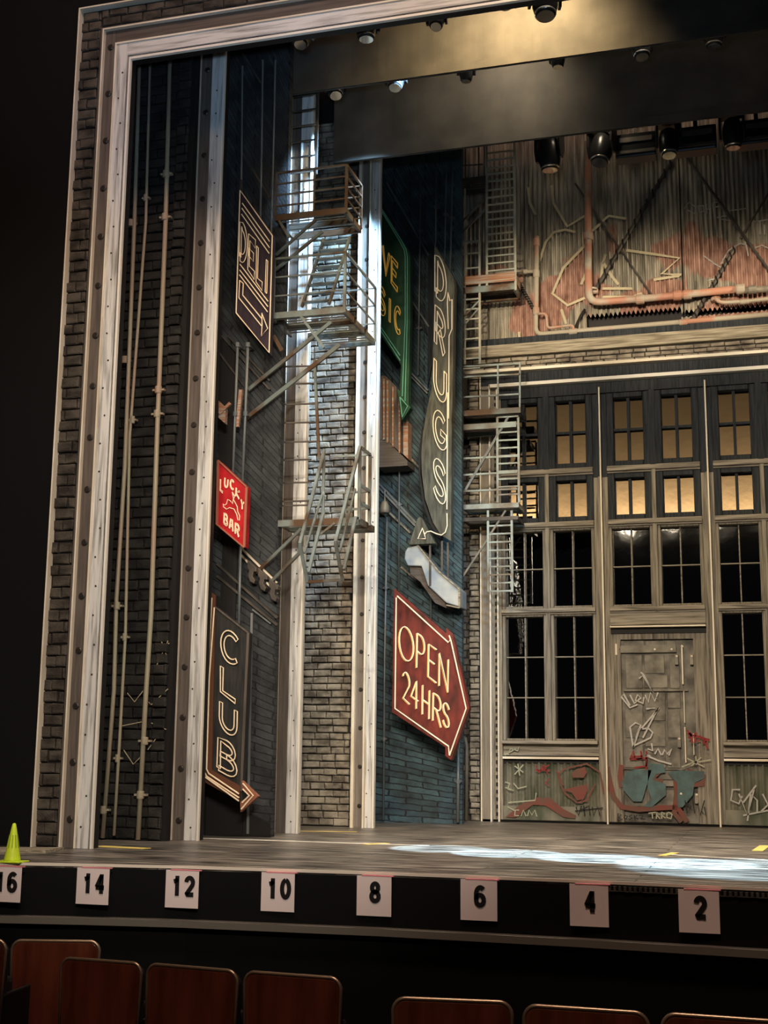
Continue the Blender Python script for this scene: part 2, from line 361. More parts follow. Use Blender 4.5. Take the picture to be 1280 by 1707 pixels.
# ------------------------------------------------------------------ show portal (first frame)
def L_band(name, x0, x1, z0, z1, y0, y1, mv, mh, parent, xe=1.6, label=None):
    mb = MB(); mb.box(x0, x1, y0, y1, 0.001, z1-(z1-z0)); mb.box(x0, x1, y0, y1, z0, z1); o = ob(name, mb, mv, parent, label)
    mb = MB(); mb.box(x1, xe, y0, y1, z0, z1); o2 = ob(name, mb, mh, parent, label); return o, o2
pt = thing('stage_portal', 'tall outer show portal frame with brick band and pale weathered beam', 'portal', (-5.05, 1.05, 0))
L_band('edge_trim', -5.30, -5.288, 6.560, 6.572, .965, 1.1, m_trim, m_trim, pt)
L_band('mortar_bed', -5.288, -5.12, 6.40, 6.560, 1.03, 1.12, m_dark, m_dark, pt)
ob('brick_band', bricks(MB(), -5.285, -5.122, .01, 6.55, 1.01, .15, .085), mb_portal, pt); ob('brick_band', bricks(MB(), -5.11, 1.6, 6.405, 6.556, 1.01, .17, .074), mb_portal, pt)
L_band('recess', -5.12, -5.074, 6.355, 6.40, 1.02, 1.12, m_umber, m_umberh, pt)
L_band('edge_trim', -5.074, -5.062, 6.343, 6.355, .965, 1.1, m_trim, m_trim, pt)
wv, wh = L_band('timber_band', -5.062, -4.962, 6.22, 6.343, 1.0, 1.12, m_umber, m_umberh, pt)
heads('bolt_head', [(.026,0),(.026,.006),(.018,.012)], [(-5.012, 1.0, .2+i*.40) for i in range(16)], m_bolt, wv)
L_band('edge_trim', -4.962, -4.949, 6.206, 6.22, .975, 1.1, m_trim, m_trim, pt)
bv, bh_ = L_band('beam', -4.949, -4.853, 6.10, 6.206, .985, 1.1, m_beam, m_beamh, pt)
heads('nail_head', [(.007,0),(.007,.004),(.003,.007)], [(-4.90+random.uniform(-.02,.02), .985, .15+i*.215) for i in range(28)], m_bolt, bv)
L_band('recess', -4.853, -4.832, 6.075, 6.10, 1.0, 1.1, m_dark, m_dark, pt)
L_band('edge_trim', -4.832, -4.815, 6.055, 6.075, .97, .999, m_trim_w, m_trim_w, pt)
mb = MB(); mb.box(-9, -5.30, 1.0, 1.1, -1.4, 8); mb.box(-5.30, 1.6, 1.0, 1.1, 6.572, 8.2); mb.box(-9,-6.3,-6,1.0,-1.4,8); struct('wall_left', mb, m_black)

# pipe wall behind the portal
mb = MB(); mb.box(-5.6, -4.72, 1.97, 2.05, 0, 8.2); ws = struct('wall_side', mb, m_dark)
ob('brickwork', bricks(MB(), -5.36, -4.86, .01, 7.2, 1.95, .20, .085), mb_pipe, ws)
struct('trim_3', bricks(MB(), -4.86, -4.75, .01, 7.2, 1.92, .22, .085), bmat('quoin_brick', (.010,.009,.008), (.036,.032,.027)))
def coupled_pipe(label, px, Y, r, m, joints, parent_group=None):
    pts = [P(x, y, Y) for x, y in px]; pts[-1].z = max(pts[-1].z, 0.0)
    t = thing('wall_pipe', label, 'pipe', (pts[-1].x, Y, pts[-1].z), parent_group)
    mb = MB(); mb.tube(pts, r, 10); ob('pipe', mb, m, t, smooth=True)
    for jx, jy in joints:
        q = P(jx, jy, Y); mb = MB(); mb.lathe([(r*1.35,-.03),(r*1.45,-.02),(r*1.45,.02),(r*1.35,.03)], q, n=12)
        ob('coupling', mb, m, t)
        mb = MB(); mb.box(q.x-r*2.6, q.x+r*2.6, Y-.006, Y+.03, q.z-.008, q.z+.008); ob('bracket', mb, m, t)
    return t
coupled_pipe('thick tall pipe nearest the pale beam on the dark brick wall', [(234,60),(224,370),(208,780),(194,1000),(190,1150),(171,1397)], 1.87, .018, m_pipep, [(218,372),(208,600),(195,1010),(173,1350)], None)
coupled_pipe('thin middle pipe with clamps on the dark brick wall', [(251,60),(243,370),(216,730),(209,1060),(199,1240),(190,1393)], 1.87, .013, m_pipep, [(243,330),(221,700),(208,1062),(196,1264)], None)
coupled_pipe('thick pipe furthest right on the dark brick wall beside the second beam', [(284,60),(276,370),(262,720),(252,1020),(243,1160),(230,1400)], 1.87, .020, m_pipep, [(277,290),(275,362),(264,650),(262,690),(241,1235),(234,1325)], None)

# second jamb
p2 = thing('stage_jamb', 'second tall jamb with umber board and pale weathered beam, right of the pipe wall', 'jamb', (-4.61, 2.1, 0))
def post_part(name, x0, x1, y0, y1, m, p, z1=8.2): mb = MB(); mb.box(x0, x1, y0, y1, 0.001, z1); return ob(name, mb, m, p)
post_part('edge_trim', -4.748, -4.728, 2.06, 2.2, m_trim, p2)
q = post_part('timber_band', -4.728, -4.622, 2.1, 2.2, m_umber, p2)
heads('bolt_head', [(.026,0),(.026,.006),(.018,.012)], [(-4.675, 2.1, .15+i*.40) for i in range(17)], m_bolt, q)
q = post_part('beam', -4.622, -4.517, 2.085, 2.2, m_beam, p2)
heads('nail_head', [(.007,0),(.007,.004),(.003,.007)], [(-4.57+random.uniform(-.025,.025), 2.085, .1+i*.215) for i in range(30)], m_bolt, q)
post_part('recess', -4.517, -4.509, 2.11, 2.2, m_dark, p2); post_part('edge_trim', -4.509, -4.494, 2.07, 2.10, m_trim_w, p2)

# panel with deli / lucky bar / club signs
mb = MB(); mb.box(-5.4, -4.15, 2.75, 2.83, 0, 8.2); struct('wall_panel', mb, m_brickc)
# painted mouldings on that panel
def strip(name, segs, Y, w, m, parent=None, dv=.015, **k):
    mb = MB()
    for s in segs:
        for a, b in zip(s, s[1:]): mb.bar(P(*a, Y), P(*b, Y), w, .02, up=(0,0,1))
    return ob(name, mb, m, parent, **k)
led = thing('ledge_moulding', 'dark sloping cornice with scroll brackets above the club sign', 'ledge', P(430,960,2.72))
strip('rail', [[(400,912),(462,972)],[(402,925),(462,990)]], 2.73, .016, m_trim, led)
strip('rail', [[(362,940),(462,1030)],[(362,960),(462,1042)]], 2.73, .02, m_steeld, led)
for bx, by in ((414,945),(432,958),(450,975)):
    mb = MB(); mb.slab([(bx-2,by-12),(bx+13,by+2),(bx+13,by+8),(bx+8,by+8),(bx+7,by+16),(bx+11,by+22),(bx+9,by+28),(bx+2,by+24),(bx-1,by+14),(bx+1,by+6),(bx-2,by+2)], 2.66, .08); ob('scroll_bracket', mb, m_steeld, led, bevel=.004)
strip('thin_trim', [[(420,1022),(413,1390)],[(421,1016),(452,1040)]], 2.73, .012, m_pipeg, led)
strip('upper_rail', [[(352,570),(412,650)],[(370,560),(450,650)],[(380,560),(450,635)],[(400,250),(450,330)],[(405,90),(436,140)]], 2.73, .014, m_steeld, led)
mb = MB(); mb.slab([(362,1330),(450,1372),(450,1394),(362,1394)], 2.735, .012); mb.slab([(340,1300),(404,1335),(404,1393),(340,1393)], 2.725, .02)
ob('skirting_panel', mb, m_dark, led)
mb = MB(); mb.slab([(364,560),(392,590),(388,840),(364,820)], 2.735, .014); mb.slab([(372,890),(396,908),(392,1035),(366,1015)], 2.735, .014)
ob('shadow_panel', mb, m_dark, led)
for lb, px, r in (('thin drop pipe above the lucky bar sign, nearer the pale beam', [(396,575),(392,690),(388,800)], .012), ('thin drop pipe above the lucky bar sign, further right', [(413,575),(409,690),(404,808)], .013),
                  ('short drop pipe between the lucky bar and club signs', [(401,905),(398,1050)], .012)):
    pts = [P(x, y, 2.60) for x, y in px]; t = thing('drop_pipe', lb, 'pipe', pts[-1]); mb = MB(); mb.tube(pts, r, 8); ob('pipe', mb, m_pipeg, t, smooth=True)
    mb = MB()
    for q in pts[:-1]: mb.lathe([(r*1.6,-.02),(r*1.6,.02)], q, n=10); mb.box(q.x-.008, q.x+.008, 2.6, 2.76, q.z-.006, q.z+.006)
    ob('coupling', mb, m_pipeg, t)
for lb, px in (('thin conduit running up from the top corner of the deli sign', [(404,110),(402,318)]), ('thin conduit above the middle of the deli sign', [(438,100),(434,375)]),
               ('thin conduit beside the left post of the fire escape', [(459,100),(452,395)])):
    pts = [P(x, y, 2.66) for x, y in px]; mb = MB(); mb.tube(pts, .009, 7); ob('conduit', mb, m_pipeg, None, lb, 'pipe', origin=pts[-1])

# ------------------------------------------------------------------ neon signs
def arc(cx, cy, rx, ry, a0, a1, n=12): return [(cx+rx*math.cos(math.radians(a0+(a1-a0)*i/n)), cy+ry*math.sin(math.radians(a0+(a1-a0)*i/n))) for i in range(n+1)]
GL = {
 'C': [arc(.55,.5,.45,.5,50,310,18)],
 'L': [[(.1,1),(.1,.0),(.9,0)]],
 'U': [[(.08,1),(.08,.4)]+arc(.5,.4,.42,.4,180,360,12)+[(.92,1)]],
 'B': [[(.1,0),(.1,1),(.5,1)]+arc(.5,.76,.38,.24,90,-90,8)+[(.15,.52)], [(.5,.52)]+arc(.52,.26,.42,.26,90,-90,8)+[(.1,0)]],
 'D': [[(.1,0),(.1,1),(.35,1)]+arc(.35,.5,.58,.5,90,-90,14)+[(.1,0)]],
 'E': [[(.95,1),(.1,1),(.1,0),(.95,0)], [(.1,.52),(.75,.52)]],
 'I': [[(.5,0),(.5,1)]],
 'O': [arc(.5,.5,.46,.5,90,450,22)],
 'P': [[(.15,0),(.15,1),(.5,1)]+arc(.5,.74,.42,.26,90,-90,9)+[(.15,.48)]],
 'N': [[(.1,0),(.1,1),(.9,0),(.9,1)]],
 'R': [[(.1,0),(.1,1),(.5,1)]+arc(.5,.74,.40,.26,90,-90,9)+[(.1,.48)], [(.45,.48),(.92,0)]],
 'S': [arc(.52,.75,.40,.25,20,270,12)+arc(.5,.25,.42,.25,90,-160,12)],
 'G': [arc(.52,.5,.45,.5,50,330,18)+[(.92,.45),(.55,.45)]],
 'H': [[(.12,0),(.12,1)],[(.88,0),(.88,1)],[(.12,.5),(.88,.5)]],
 '2': [arc(.5,.74,.42,.26,170,-30,10)+[(.1,0),(.92,0)]],
 '4': [[(.72,0),(.72,1),(.08,.32),(.95,.32)]],
 'V': [[(.02,1),(.5,0),(.98,1)]],
 'M': [[(.05,0),(.1,1),(.5,.3),(.9,1),(.95,0)]],
 'K': [[(.12,0),(.12,1)],[(.9,1),(.14,.45),(.9,0)]],
 'Y': [[(.05,1),(.5,.5),(.95,1)],[(.5,.5),(.5,0)]],
 'A': [[(.05,0),(.3,1),(.7,1),(.95,0)],[(.15,.4),(.85,.4)]],
}
def outline(pts, w):       # closed loop running round a stroke
    n = len(pts); Lf = []; Rt = []
    for i, p in enumerate(pts):
        a = pts[max(i-1,0)]; b = pts[min(i+1,n-1)]; tx, ty = b[0]-a[0], b[1]-a[1]; l = math.hypot(tx, ty) or 1
        nx, ny = -ty/l*w, tx/l*w
        ex = 0
        Lf.append((p[0]+nx, p[1]+ny)); Rt.append((p[0]-nx, p[1]-ny))
    return Lf+Rt[::-1]
def bil(q, u, v):          # q = TL,TR,BR,BL pixels ; v up
    (a, b), (c, d), (e, f), (g, h) = q
    tx, ty = a+(c-a)*u, b+(d-b)*u; bx, by = g+(e-g)*u, h+(f-h)*u
    return bx+(tx-bx)*v, by+(ty-by)*v
def letters(parent, text, quad, Y, r, m, double=0, gap=.22, stand=.025, rot=None, name='neon_letter'):
    n = len(text); cw = 1/(n+(n-1)*gap)
    for i, ch in enumerate(text):
        if ch == ' ': continue
        u0 = i*cw*(1+gap); mb = MB()
        for st in GL[ch]:
            loops = [(st, False)]
            if double: loops = [(outline(st, double), True)]
            for lp, cl in loops:
                pts = []
                for x, y in lp:
                    X, Yp = bil(quad, u0+x*cw, y); pts.append(P(X, Yp, Y-stand))
                if len(pts) > 3 and (pts[0]-pts[-1]).length < 1e-4: pts = pts[:-1]; cl = True
                mb.tube(pts, r, 6, closed=cl)
        ob(name, mb, m, parent)
def lines(parent, name, segs, Y, r, m, closed=False, stand=.025):
    mb = MB()
    for s in segs: mb.tube([P(x, y, Y-stand) for x, y in s], r, 6, closed=closed)
    return ob(name, mb, m, parent)
def sc3(pts): return [(340+x/4, 250+y/4) for x, y in pts]
def sc4(pts): return [(340+x/4, 580+y/4) for x, y in pts]
def scC(pts): return [(300+x/3.709, 960+y/3.709) for x, y in pts]
def scL(pts): return [(600+x/4.27, 300+y/4.27) for x, y in pts]
def scG(pts): return [(600+x/4.165, 640+y/4.165) for x, y in pts]
def scO(pts): return [(600+x/3.88, 960+y/3.88) for x, y in pts]
def sign(name, label, outline_px, Y, th, m, z_at, frame_m=None):
    t = thing(name, label, 'sign', P(*z_at, Y))
    mb = MB(); mb.slab(outline_px, Y, th); ob('sign_panel', mb, m, t, bevel=.004)
    return t
# DELI
YD = 2.45
m_plum = mat('plum_black_paint', (.022,.014,.020), .5, col2=(.04,.026,.035), nscale=5, stretch=(6,6,1))
dl = sign('neon_sign', 'dark skewed deli sign with cream tube lettering and arrow, left of fire escape', sc3([(238,262),(460,568),(437,1362),(210,1088)]), YD, .07, m_plum, (392,518))
lines(dl, 'border_tube', [sc3([(240,268),(455,572),(434,1352),(214,1086)])], YD, .0058, m_bulb, True, .012)
lines(dl, 'stripe_tube', [sc3(s) for s in ([(255,355),(437,610)],[(252,388),(436,652)],[(250,428),(434,690)],[(240,762),(427,1010)],[(238,800),(426,1045)],[(236,832),(424,1080)])], YD, .0048, m_bulb)
for ch, qd in (('D', [(240,488),(290,555),(280,745),(236,708)]), ('E', [(297,575),(345,630),(338,840),(292,780)]), ('L', [(352,640),(398,700),(392,915),(347,862)]), ('I', [(400,712),(440,760),(432,978),(393,925)])):
    letters(dl, ch, sc3(qd), YD, .0042, m_bulb, .13)
lines(dl, 'arrow_tube', [sc3(s) for s in ([(262,890),(238,868),(232,985),(382,1172)],[(262,890),(258,968),(385,1125)],[(387,1165),(385,1088),(424,1190),(383,1240),(387,1165)])], YD, .0048, m_bulb)
mb = MB(); mb.bar(P(402,300,YD+.03), P(402,322,YD+.03), .02); mb.bar(P(445,400,YD+.04), P(445,400,2.74), .02); mb.bar(P(420,540,YD+.04), P(420,540,2.74), .02); ob('hanger', mb, m_steeld, dl)
# LUCKY BAR
YL = 2.40
m_red = mat('bright_red_enamel', (.33,.008,.012), .45, col2=(.52,.016,.022), nscale=8)
lk = sign('neon_sign', 'small bright red lucky bar sign with leaping dog, above the club sign', sc4([(95,750),(283,925),(268,1330),(86,1176)]), YL, .10, m_red, (361,874))
fr = [P(x, y, YL-.006) for x, y in sc4([(95,750),(285,927),(268,1330),(86,1176)])]; mb = MB()
for a, b in zip(fr, fr[1:]+fr[:1]): mb.bar(a, b, .012, .02)
ob('frame_edge', mb, mat('copper_edge', (.45,.16,.10), .4, .3), lk)
for ch, qd in (('L', [(108,875),(130,885),(126,965),(106,945)]), ('U', [(138,865),(162,880),(158,935),(134,920)]), ('C', [(175,872),(202,895),(200,950),(172,930)]), ('K', [(212,930),(240,960),(236,1010),(208,985)]), ('Y', [(246,1010),(266,1030),(264,1085),(244,1065)]),
               ('B', [(133,1100),(158,1120),(156,1190),(131,1165)]), ('A', [(170,1135),(196,1155),(194,1225),(168,1200)]), ('R', [(207,1165),(236,1190),(234,1262),(205,1235)])):
    letters(lk, ch, sc4(qd), YL, .0042, m_bulb, .08, stand=.012)
lines(lk, 'dog_tube', [sc4([(188,960),(205,990),(196,1010),(212,1040),(222,1060),(224,1090),(238,1120),(236,1150),(226,1148),(218,1110),(200,1075),(170,1065),(150,1075),(130,1060),(128,1040),(138,1048),(150,1040),(158,1010),(176,1020),(190,1040),(196,1000),(188,960)])], YL, .004, m_bulb, False, .010)
mb = MB(); mb.bar(P(385,800,YL+.05), P(385,800,2.74), .025); ob('hanger', mb, m_steeld, lk)
# CLUB
YC = 2.42
m_char = mat('charcoal_sign_paint', (.018,.018,.018), .5, col2=(.04,.038,.034), nscale=4, stretch=(8,8,1))
cl = sign('neon_sign', 'tall charcoal club sign with vertical cream letters and arrow at its foot', scC([(190,100),(218,118),(215,190),(422,352),(382,1285),(386,1400),(356,1388),(140,1270)]), YC, .10, m_char, (346,1310))
mb = MB(); mb.slab(scC([(190,100),(218,118),(196,1200),(372,1300),(362,1392),(140,1268),(150,1190)]), YC-.02, .02); ob('arrow_band', mb, mat('copper_paint', (.13,.055,.03), .45), cl)
mb = MB(); mb.slab(scC([(380,1265),(482,1362),(374,1460),(372,1395),(432,1362),(384,1318)]), YC-.03, .05); ob('arrow_head', mb, mat('copper_head_paint', (.30,.12,.07), .45), cl)
fr = [P(x, y, YC-.008) for x, y in scC([(215,190),(422,352),(378,1330)])]; mb = MB()
for a, b in zip(fr, fr[1:]): mb.bar(a, b, .012, .02)
ob('frame_edge', mb, m_umber, cl)
for ch, qd in (('C', [(252,320),(372,392),(366,552),(248,500)]), ('L', [(248,555),(355,625),(352,785),(246,705)]), ('U', [(245,775),(354,838),(350,1000),(242,925)]), ('B', [(232,1002),(345,1066),(350,1250),(226,1180)])):
    letters(cl, ch, scC(qd), YC, .0055, m_bulb, .085, stand=.03)
lines(cl, 'arrow_tube', [scC(s) for s in ([(196,135),(170,640),(152,1215),(165,1240),(364,1372)],[(212,195),(180,640),(164,1195),(178,1222),(364,1348)],[(143,1235),(364,1392)],[(388,1282),(452,1358),(378,1442)],[(388,1318),(428,1358),(384,1402)])], YC-.03, .0065, m_bulb)

mb = MB(); mb.bar(P(380,1080,YC+.08), P(380,1080,2.76), .03); mb.bar(P(372,1250,YC+.08), P(372,1250,2.76), .03); ob('hanger', mb, m_steeld, cl)

# ------------------------------------------------------------------ second beam (third plane) and brick legs
p3 = thing('stage_post', 'slim pale weathered beam post behind the fire escape', 'post', (-4.22, 3.3, 0))
post_part('edge_trim', -4.343, -4.322, 3.26, 3.4, m_trim, p3, 7.4); post_part('timber_band', -4.322, -4.228, 3.3, 3.4, m_umber, p3, 7.4)
q = post_part('beam', -4.224, -4.128, 3.285, 3.4, m_beam, p3, 7.4)
heads('nail_head', [(.006,0),(.006,.004),(.003,.006)], [(-4.176+random.uniform(-.025,.025), 3.285, .1+i*.215) for i in range(30)], m_bolt, q)
post_part('edge_trim', -4.122, -4.108, 3.27, 3.31, m_trim_w, p3, 7.4)
mb = MB(); mb.box(-4.7, -3.99, 4.525, 4.6, 0, 8.2); wb_ = struct('wall_brick', mb, m_dark)
ob('brickwork', bricks(MB(), -4.66, -4.045, .01, 7.2, 4.5, .155, .067), mb_ochre, wb_)
struct('trim_4', bricks(MB(), -4.035, -3.987, .01, 7.2, 4.49, .12, .067, jit=.003), bmat('brick_return', (.07,.058,.045), (.22,.185,.145)))
p4 = thing('stage_post', 'umber and pale beam post with round bolts, right of the brick pillar', 'post', (-3.87, 4.4, 0))
post_part('edge_trim', -3.985, -3.955, 4.36, 4.5, m_trim, p4, 8); q = post_part('timber_band', -3.955, -3.866, 4.4, 4.5, mat('brown_board', (.14,.115,.09), .6, col2=(.22,.185,.15), nscale=3, stretch=V), p4, 8)
heads('bolt_head', [(.02,0),(.02,.006),(.013,.010)], [(-3.905, 4.4, .2+i*.36) for i in range(17)], m_bolt, q)
post_part('edge_trim', -3.866, -3.85, 4.35, 4.5, m_trim, p4, 8); q = post_part('beam', -3.848, -3.778, 4.385, 4.5, m_beam, p4, 8)
heads('nail_head', [(.006,0),(.006,.004),(.003,.006)], [(-3.813+random.uniform(-.02,.02), 4.385, .1+i*.215) for i in range(30)], m_bolt, q)
post_part('edge_trim', -3.774, -3.758, 4.37, 4.41, m_trim_w, p4, 8)

# blue brick leg and its fittings
mb = MB(); mb.box(-4.6, -3.17, 5.5, 5.58, 0, 8.2); struct('wall_right', mb, m_brickb)
YB = 5.46
lg = thing('ledge_moulding', 'steep painted cornice lines crossing the blue brick wall', 'ledge', P(690,870,YB))
strip('rail', [scG([(130,690),(390,965)]), scG([(130,720),(385,985)])], YB, .022, m_pipeg, lg)
strip('rail', [scG([(200,890),(350,1035)]), scG([(285,1270),(480,1440)]), scG([(300,460),(410,580)])], YB, .018, m_wood, lg)
strip('thin_trim', [scL([(355,840),(490,1045)]), scL([(190,20),(490,540)]), scL([(355,1390),(480,1520)]), scL([(355,1365),(485,1500)])], YB, .015, m_pipeg, lg)
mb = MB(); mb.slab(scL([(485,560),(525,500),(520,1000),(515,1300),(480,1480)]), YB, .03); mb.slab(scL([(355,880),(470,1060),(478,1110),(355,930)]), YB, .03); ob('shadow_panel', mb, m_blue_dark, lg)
for lb, px, r in (('long vertical conduit passing behind the live music arrow', [(667,640),(666,700),(664.5,985)], .010), ('vertical conduit left of the open sign rising from the floor', [(645,862),(641,1100),(639,1367)], .011),
                  ('short conduit above the open sign under the awning', [(718,905),(718,1034)], .011), ('thick downpipe at right foot of the blue brick wall', [(764,1235),(763,1371)], .016),
                  ('tall conduit left of the drugs sign', [(701,300),(699,470),(697,625)], .009), ('conduit meeting the top of the drugs sign', [(727,280),(726,408)], .009), ('conduit right of the top of the drugs sign', [(744,275),(741,440)], .009), ('outermost conduit right of the drugs sign', [(755,270),(750,455)], .010)):
    pts = [P(x, y, YB-.02) for x, y in px]; pts[-1].z = max(pts[-1].z, 0)
    t = thing('conduit', lb, 'pipe', pts[-1]); mb = MB(); mb.tube(pts, r, 8); ob('pipe', mb, m_pipeg, t, smooth=True)
    mb = MB()
    for a, b in zip(pts, pts[1:]):
        q = (a+b)/2; mb.lathe([(r*1.5,-.02),(r*1.5,.02)], q, n=10); mb.box(q.x-.03, q.x+.03, YB-.02, 5.5, q.z-.006, q.z+.006)
    ob('coupling', mb, m_pipeg, t)
t = thing('gas_pipe', 'small bent pipe rising at the foot of the portal brick', 'pipe', P(777,1367,6.0))
pts = [P(x, y, 6.0) for x, y in ((768,1243),(771,1229),(776,1230),(778,1245),(777,1367))]; mb = MB(); mb.tube(pts, .018, 9); ob('pipe', mb, m_pipe, t, smooth=True)
# crate-like box
bx_ = thing('wall_cabinet', 'rusty box on a bracket high on the blue wall beside the pale post', 'box', P(650,775,5.2))
mb = MB(); mb.slab([(628,625),(643,627),(668,652),(668,755),(645,735),(628,732)], 5.22, .26); ob('box_body', mb, mat('brown_iron', (.09,.06,.045), .5, .2, col2=(.16,.13,.11), nscale=3, stretch=V), bx_, bevel=.005)
mb = MB()
for x, y0, y1 in ((640,632,733),(646,634,738),(655,645,745),(666,655,755)): mb.bar(P(x,y0,5.2), P(x,y1,5.2), .018)
ob('corner_bars', mb, m_rust, bx_)
mb = MB(); mb.slab([(628,732),(645,735),(679,768),(679,776),(628,779)], 5.2, .28); ob('shelf', mb, m_umberh, bx_)
mb = MB(); mb.slab([(672,700),(680,703),(680,765),(672,757)], 5.3, .15); ob('side_louvre', mb, m_rust, bx_)
# bell lamp
lp = P(641,850,5.38); t = thing('wall_lamp', 'small grey bell lamp on the blue wall beside the pale post', 'lamp', lp)
mb = MB(); mb.lathe([(.005,.16),(.012,.10),(.03,.085),(.045,.05),(.052,.01),(.055,-.03),(.045,-.035)], lp, n=18); ob('lamp_shade', mb, m_pipe, t, smooth=True)
mb = MB(); mb.tube([lp+Vector((0,0,.14)), lp+Vector((0,0,.2)), lp+Vector((0,.1,.2))], .008, 7); ob('arm', mb, m_pipeg, t)
# awning
t = thing('awning', 'pale blue curved metal hood jutting below the drugs sign arrow', 'awning', P(720,1005,5.2))
m_awn = mat('blue_grey_zinc', (.22,.27,.32), .5, .2, col2=(.42,.43,.40), nscale=5)
mb = MB(); mb.slab(scG([(312,1165),(330,1135),(400,1118),(545,1300),(690,1425),(690,1548),(598,1520),(470,1400),(425,1265),(330,1262),(308,1215)]), 5.15, .33); ob('hood', mb, m_awn, t, bevel=.01)
mb = MB(); mb.slab(scG([(345,1262),(428,1268),(470,1395),(590,1515),(600,1556),(520,1520),(420,1375),(350,1320)]), 5.2, .28); ob('underside', mb, m_umberh, t)
strip('lip', [scG([(690,1425),(690,1555),(600,1535)]), scG([(400,1118),(545,1300),(690,1425)])], 5.14, .014, m_tan, t)
strip('stay', [scG([(487,1120),(487,1400)]), scG([(570,1090),(570,1300)]), scG([(610,1100),(612,1340)])], 5.14, .014, m_steeld, t)
# LIVE MUSIC
YM = 5.1
m_green = mat('bottle_green_enamel', (.018,.055,.030), .45, col2=(.03,.09,.045), nscale=5, stretch=(6,6,1))
lm = sign('neon_sign', 'green live music sign with gold letters and green down arrow, half hidden by post', scL([(20,20),(160,215),(300,435),(340,490),(358,545),(358,1000),(345,1500),(345,1600),(360,1620),(298,1712),(262,1490),(285,1500),(290,1315),(145,1100),(20,930)]), YM, .10, m_green, (670,698))
lines(lm, 'border_tube', [scL(s) for s in ([(20,30),(160,232),(285,440),(315,500),(322,545),(322,1000),(300,1540)],[(20,5),(165,222),(300,440),(328,495),(337,545),(336,1000),(320,1575)],[(145,1045),(285,1250)],[(145,1070),(285,1285)],[(20,880),(145,1070)],[(283,1545),(338,1610),(300,1690),(283,1545)])], YM, .006, m_neon_g)
letters(lm, 'LIVE', scL([(40,300),(270,615),(268,785),(40,470)]), YM, .0055, m_neon_y, .10, gap=.25)
letters(lm, 'MUSIC', scL([(20,610),(293,945),(290,1105),(20,780)]), YM, .0055, m_neon_y, .10, gap=.2)
# DRUGS
YG = 5.1
m_olive = mat('weathered_olive_tin', (.045,.042,.032), .5, col2=(.115,.115,.085), nscale=4, stretch=(7,7,1.2))
dg = sign('neon_sign', 'tall bulging olive drugs sign with cream tube letters and bent arrow', scL([(530,455),(590,560),(665,690),(672,760),(664,1100),(655,1707)])+scG([(636,100),(632,1092),(560,1048),(505,960),(452,800),(428,620),(425,480),(438,330),(462,190),(498,20)])+scL([(515,1300),(522,1000)]), YG, .12, m_olive, (740,898))
mb = MB(); mb.slab(scG([(398,935),(412,924),(430,930),(458,985),(522,1108),(338,1116)]), YG, .12); ob('arrow_plate', mb, m_olive, dg, bevel=.004)
mb = MB(); mb.slab(scG([(420,620),(448,810),(500,960),(560,1050),(556,1070),(490,985),(435,830),(405,620),(410,460),(430,300),(440,330),(425,480)]), YG+.02, .12); ob('side_edge', mb, m_dark, dg)
for ch, qd, dbl in (('D', scL([(535,545),(612,640),(606,870),(535,790)]), .17), ('R', scL([(535,900),(606,1000),(603,1250),(530,1150)]), .15), ('U', scL([(528,1270),(614,1380),(612,1600),(524,1490)]), .13), ('G', scG([(510,165),(600,260),(602,475),(508,380)]), .12), ('S', scG([(508,505),(594,600),(592,845),(508,745)]), .12)):
    letters(dg, ch, qd, YG, .0058, m_neon_w, dbl*.8)
lines(dg, 'border_tube', [scL([(628,1060),(622,880),(626,800),(640,860),(655,850),(654,1060),(634,1110),(630,1700)])+scG([(608,60),(603,872)]), scG([(603,898),(605,985),(592,1030),(565,1050),(530,1040),(490,1022),(462,1028),(448,1045),(455,1075),(402,1074),(434,1000),(446,1040)])], YG, .0062, m_neon_w)
mb = MB()
for x, y in ((735,470),(735,700),(735,860)): mb.bar(P(x,y,YG+.1), P(x,y,5.52), .03)
ob('hanger', mb, m_steeld, dg)
# OPEN 24 HRS
YO = 5.0
m_rred = mat('worn_red_enamel', (.060,.014,.009), .45, col2=(.20,.030,.020), nscale=4, stretch=(3,3,1.2), contrast=(.32,.66))
op = sign('neon_sign', 'big worn red arrow sign reading open 24 hrs in cream tubes', scO([(218,80),(556,372),(556,334),(600,382),(706,858),(590,1194),(550,1165),(550,1108),(206,882)]), YO, .10, m_rred, (655,1187))
lines(op, 'border_tube', [scO([(240,130),(572,432),(585,410),(576,385),(588,420),(686,858),(578,1162),(572,1102),(226,858),(234,140)])], YO, .0075, m_neon_w)
for ch, qd in (('O', [(252,295),(354,375),(350,575),(250,520)]), ('P', [(362,362),(425,410),(420,640),(358,585)]), ('E', [(440,435),(500,480),(498,695),(436,645)]), ('N', [(508,495),(580,545),(577,760),(506,705)]),
               ('2', [(276,605),(326,650),(326,835),(276,785)]), ('4', [(328,655),(382,690),(380,870),(328,830)]), ('H', [(400,700),(458,745),(455,930),(398,890)]), ('R', [(470,750),(530,795),(530,985),(466,930)]), ('S', [(535,805),(582,845),(580,1000),(534,950)])):
    letters(op, ch, scO(qd), YO, .0068, m_neon_w, 0)
    letters(op, ch, scO([(x-7, y+3) for x, y in qd]), YO, .004, m_neon_y, 0, stand=.012, name='tube_backing')
mb = MB()
for x, y in ((690,1060),(745,1200)): mb.bar(P(x,y,YO+.08), P(x,y,5.52), .03)
ob('hanger', mb, m_steeld, op)

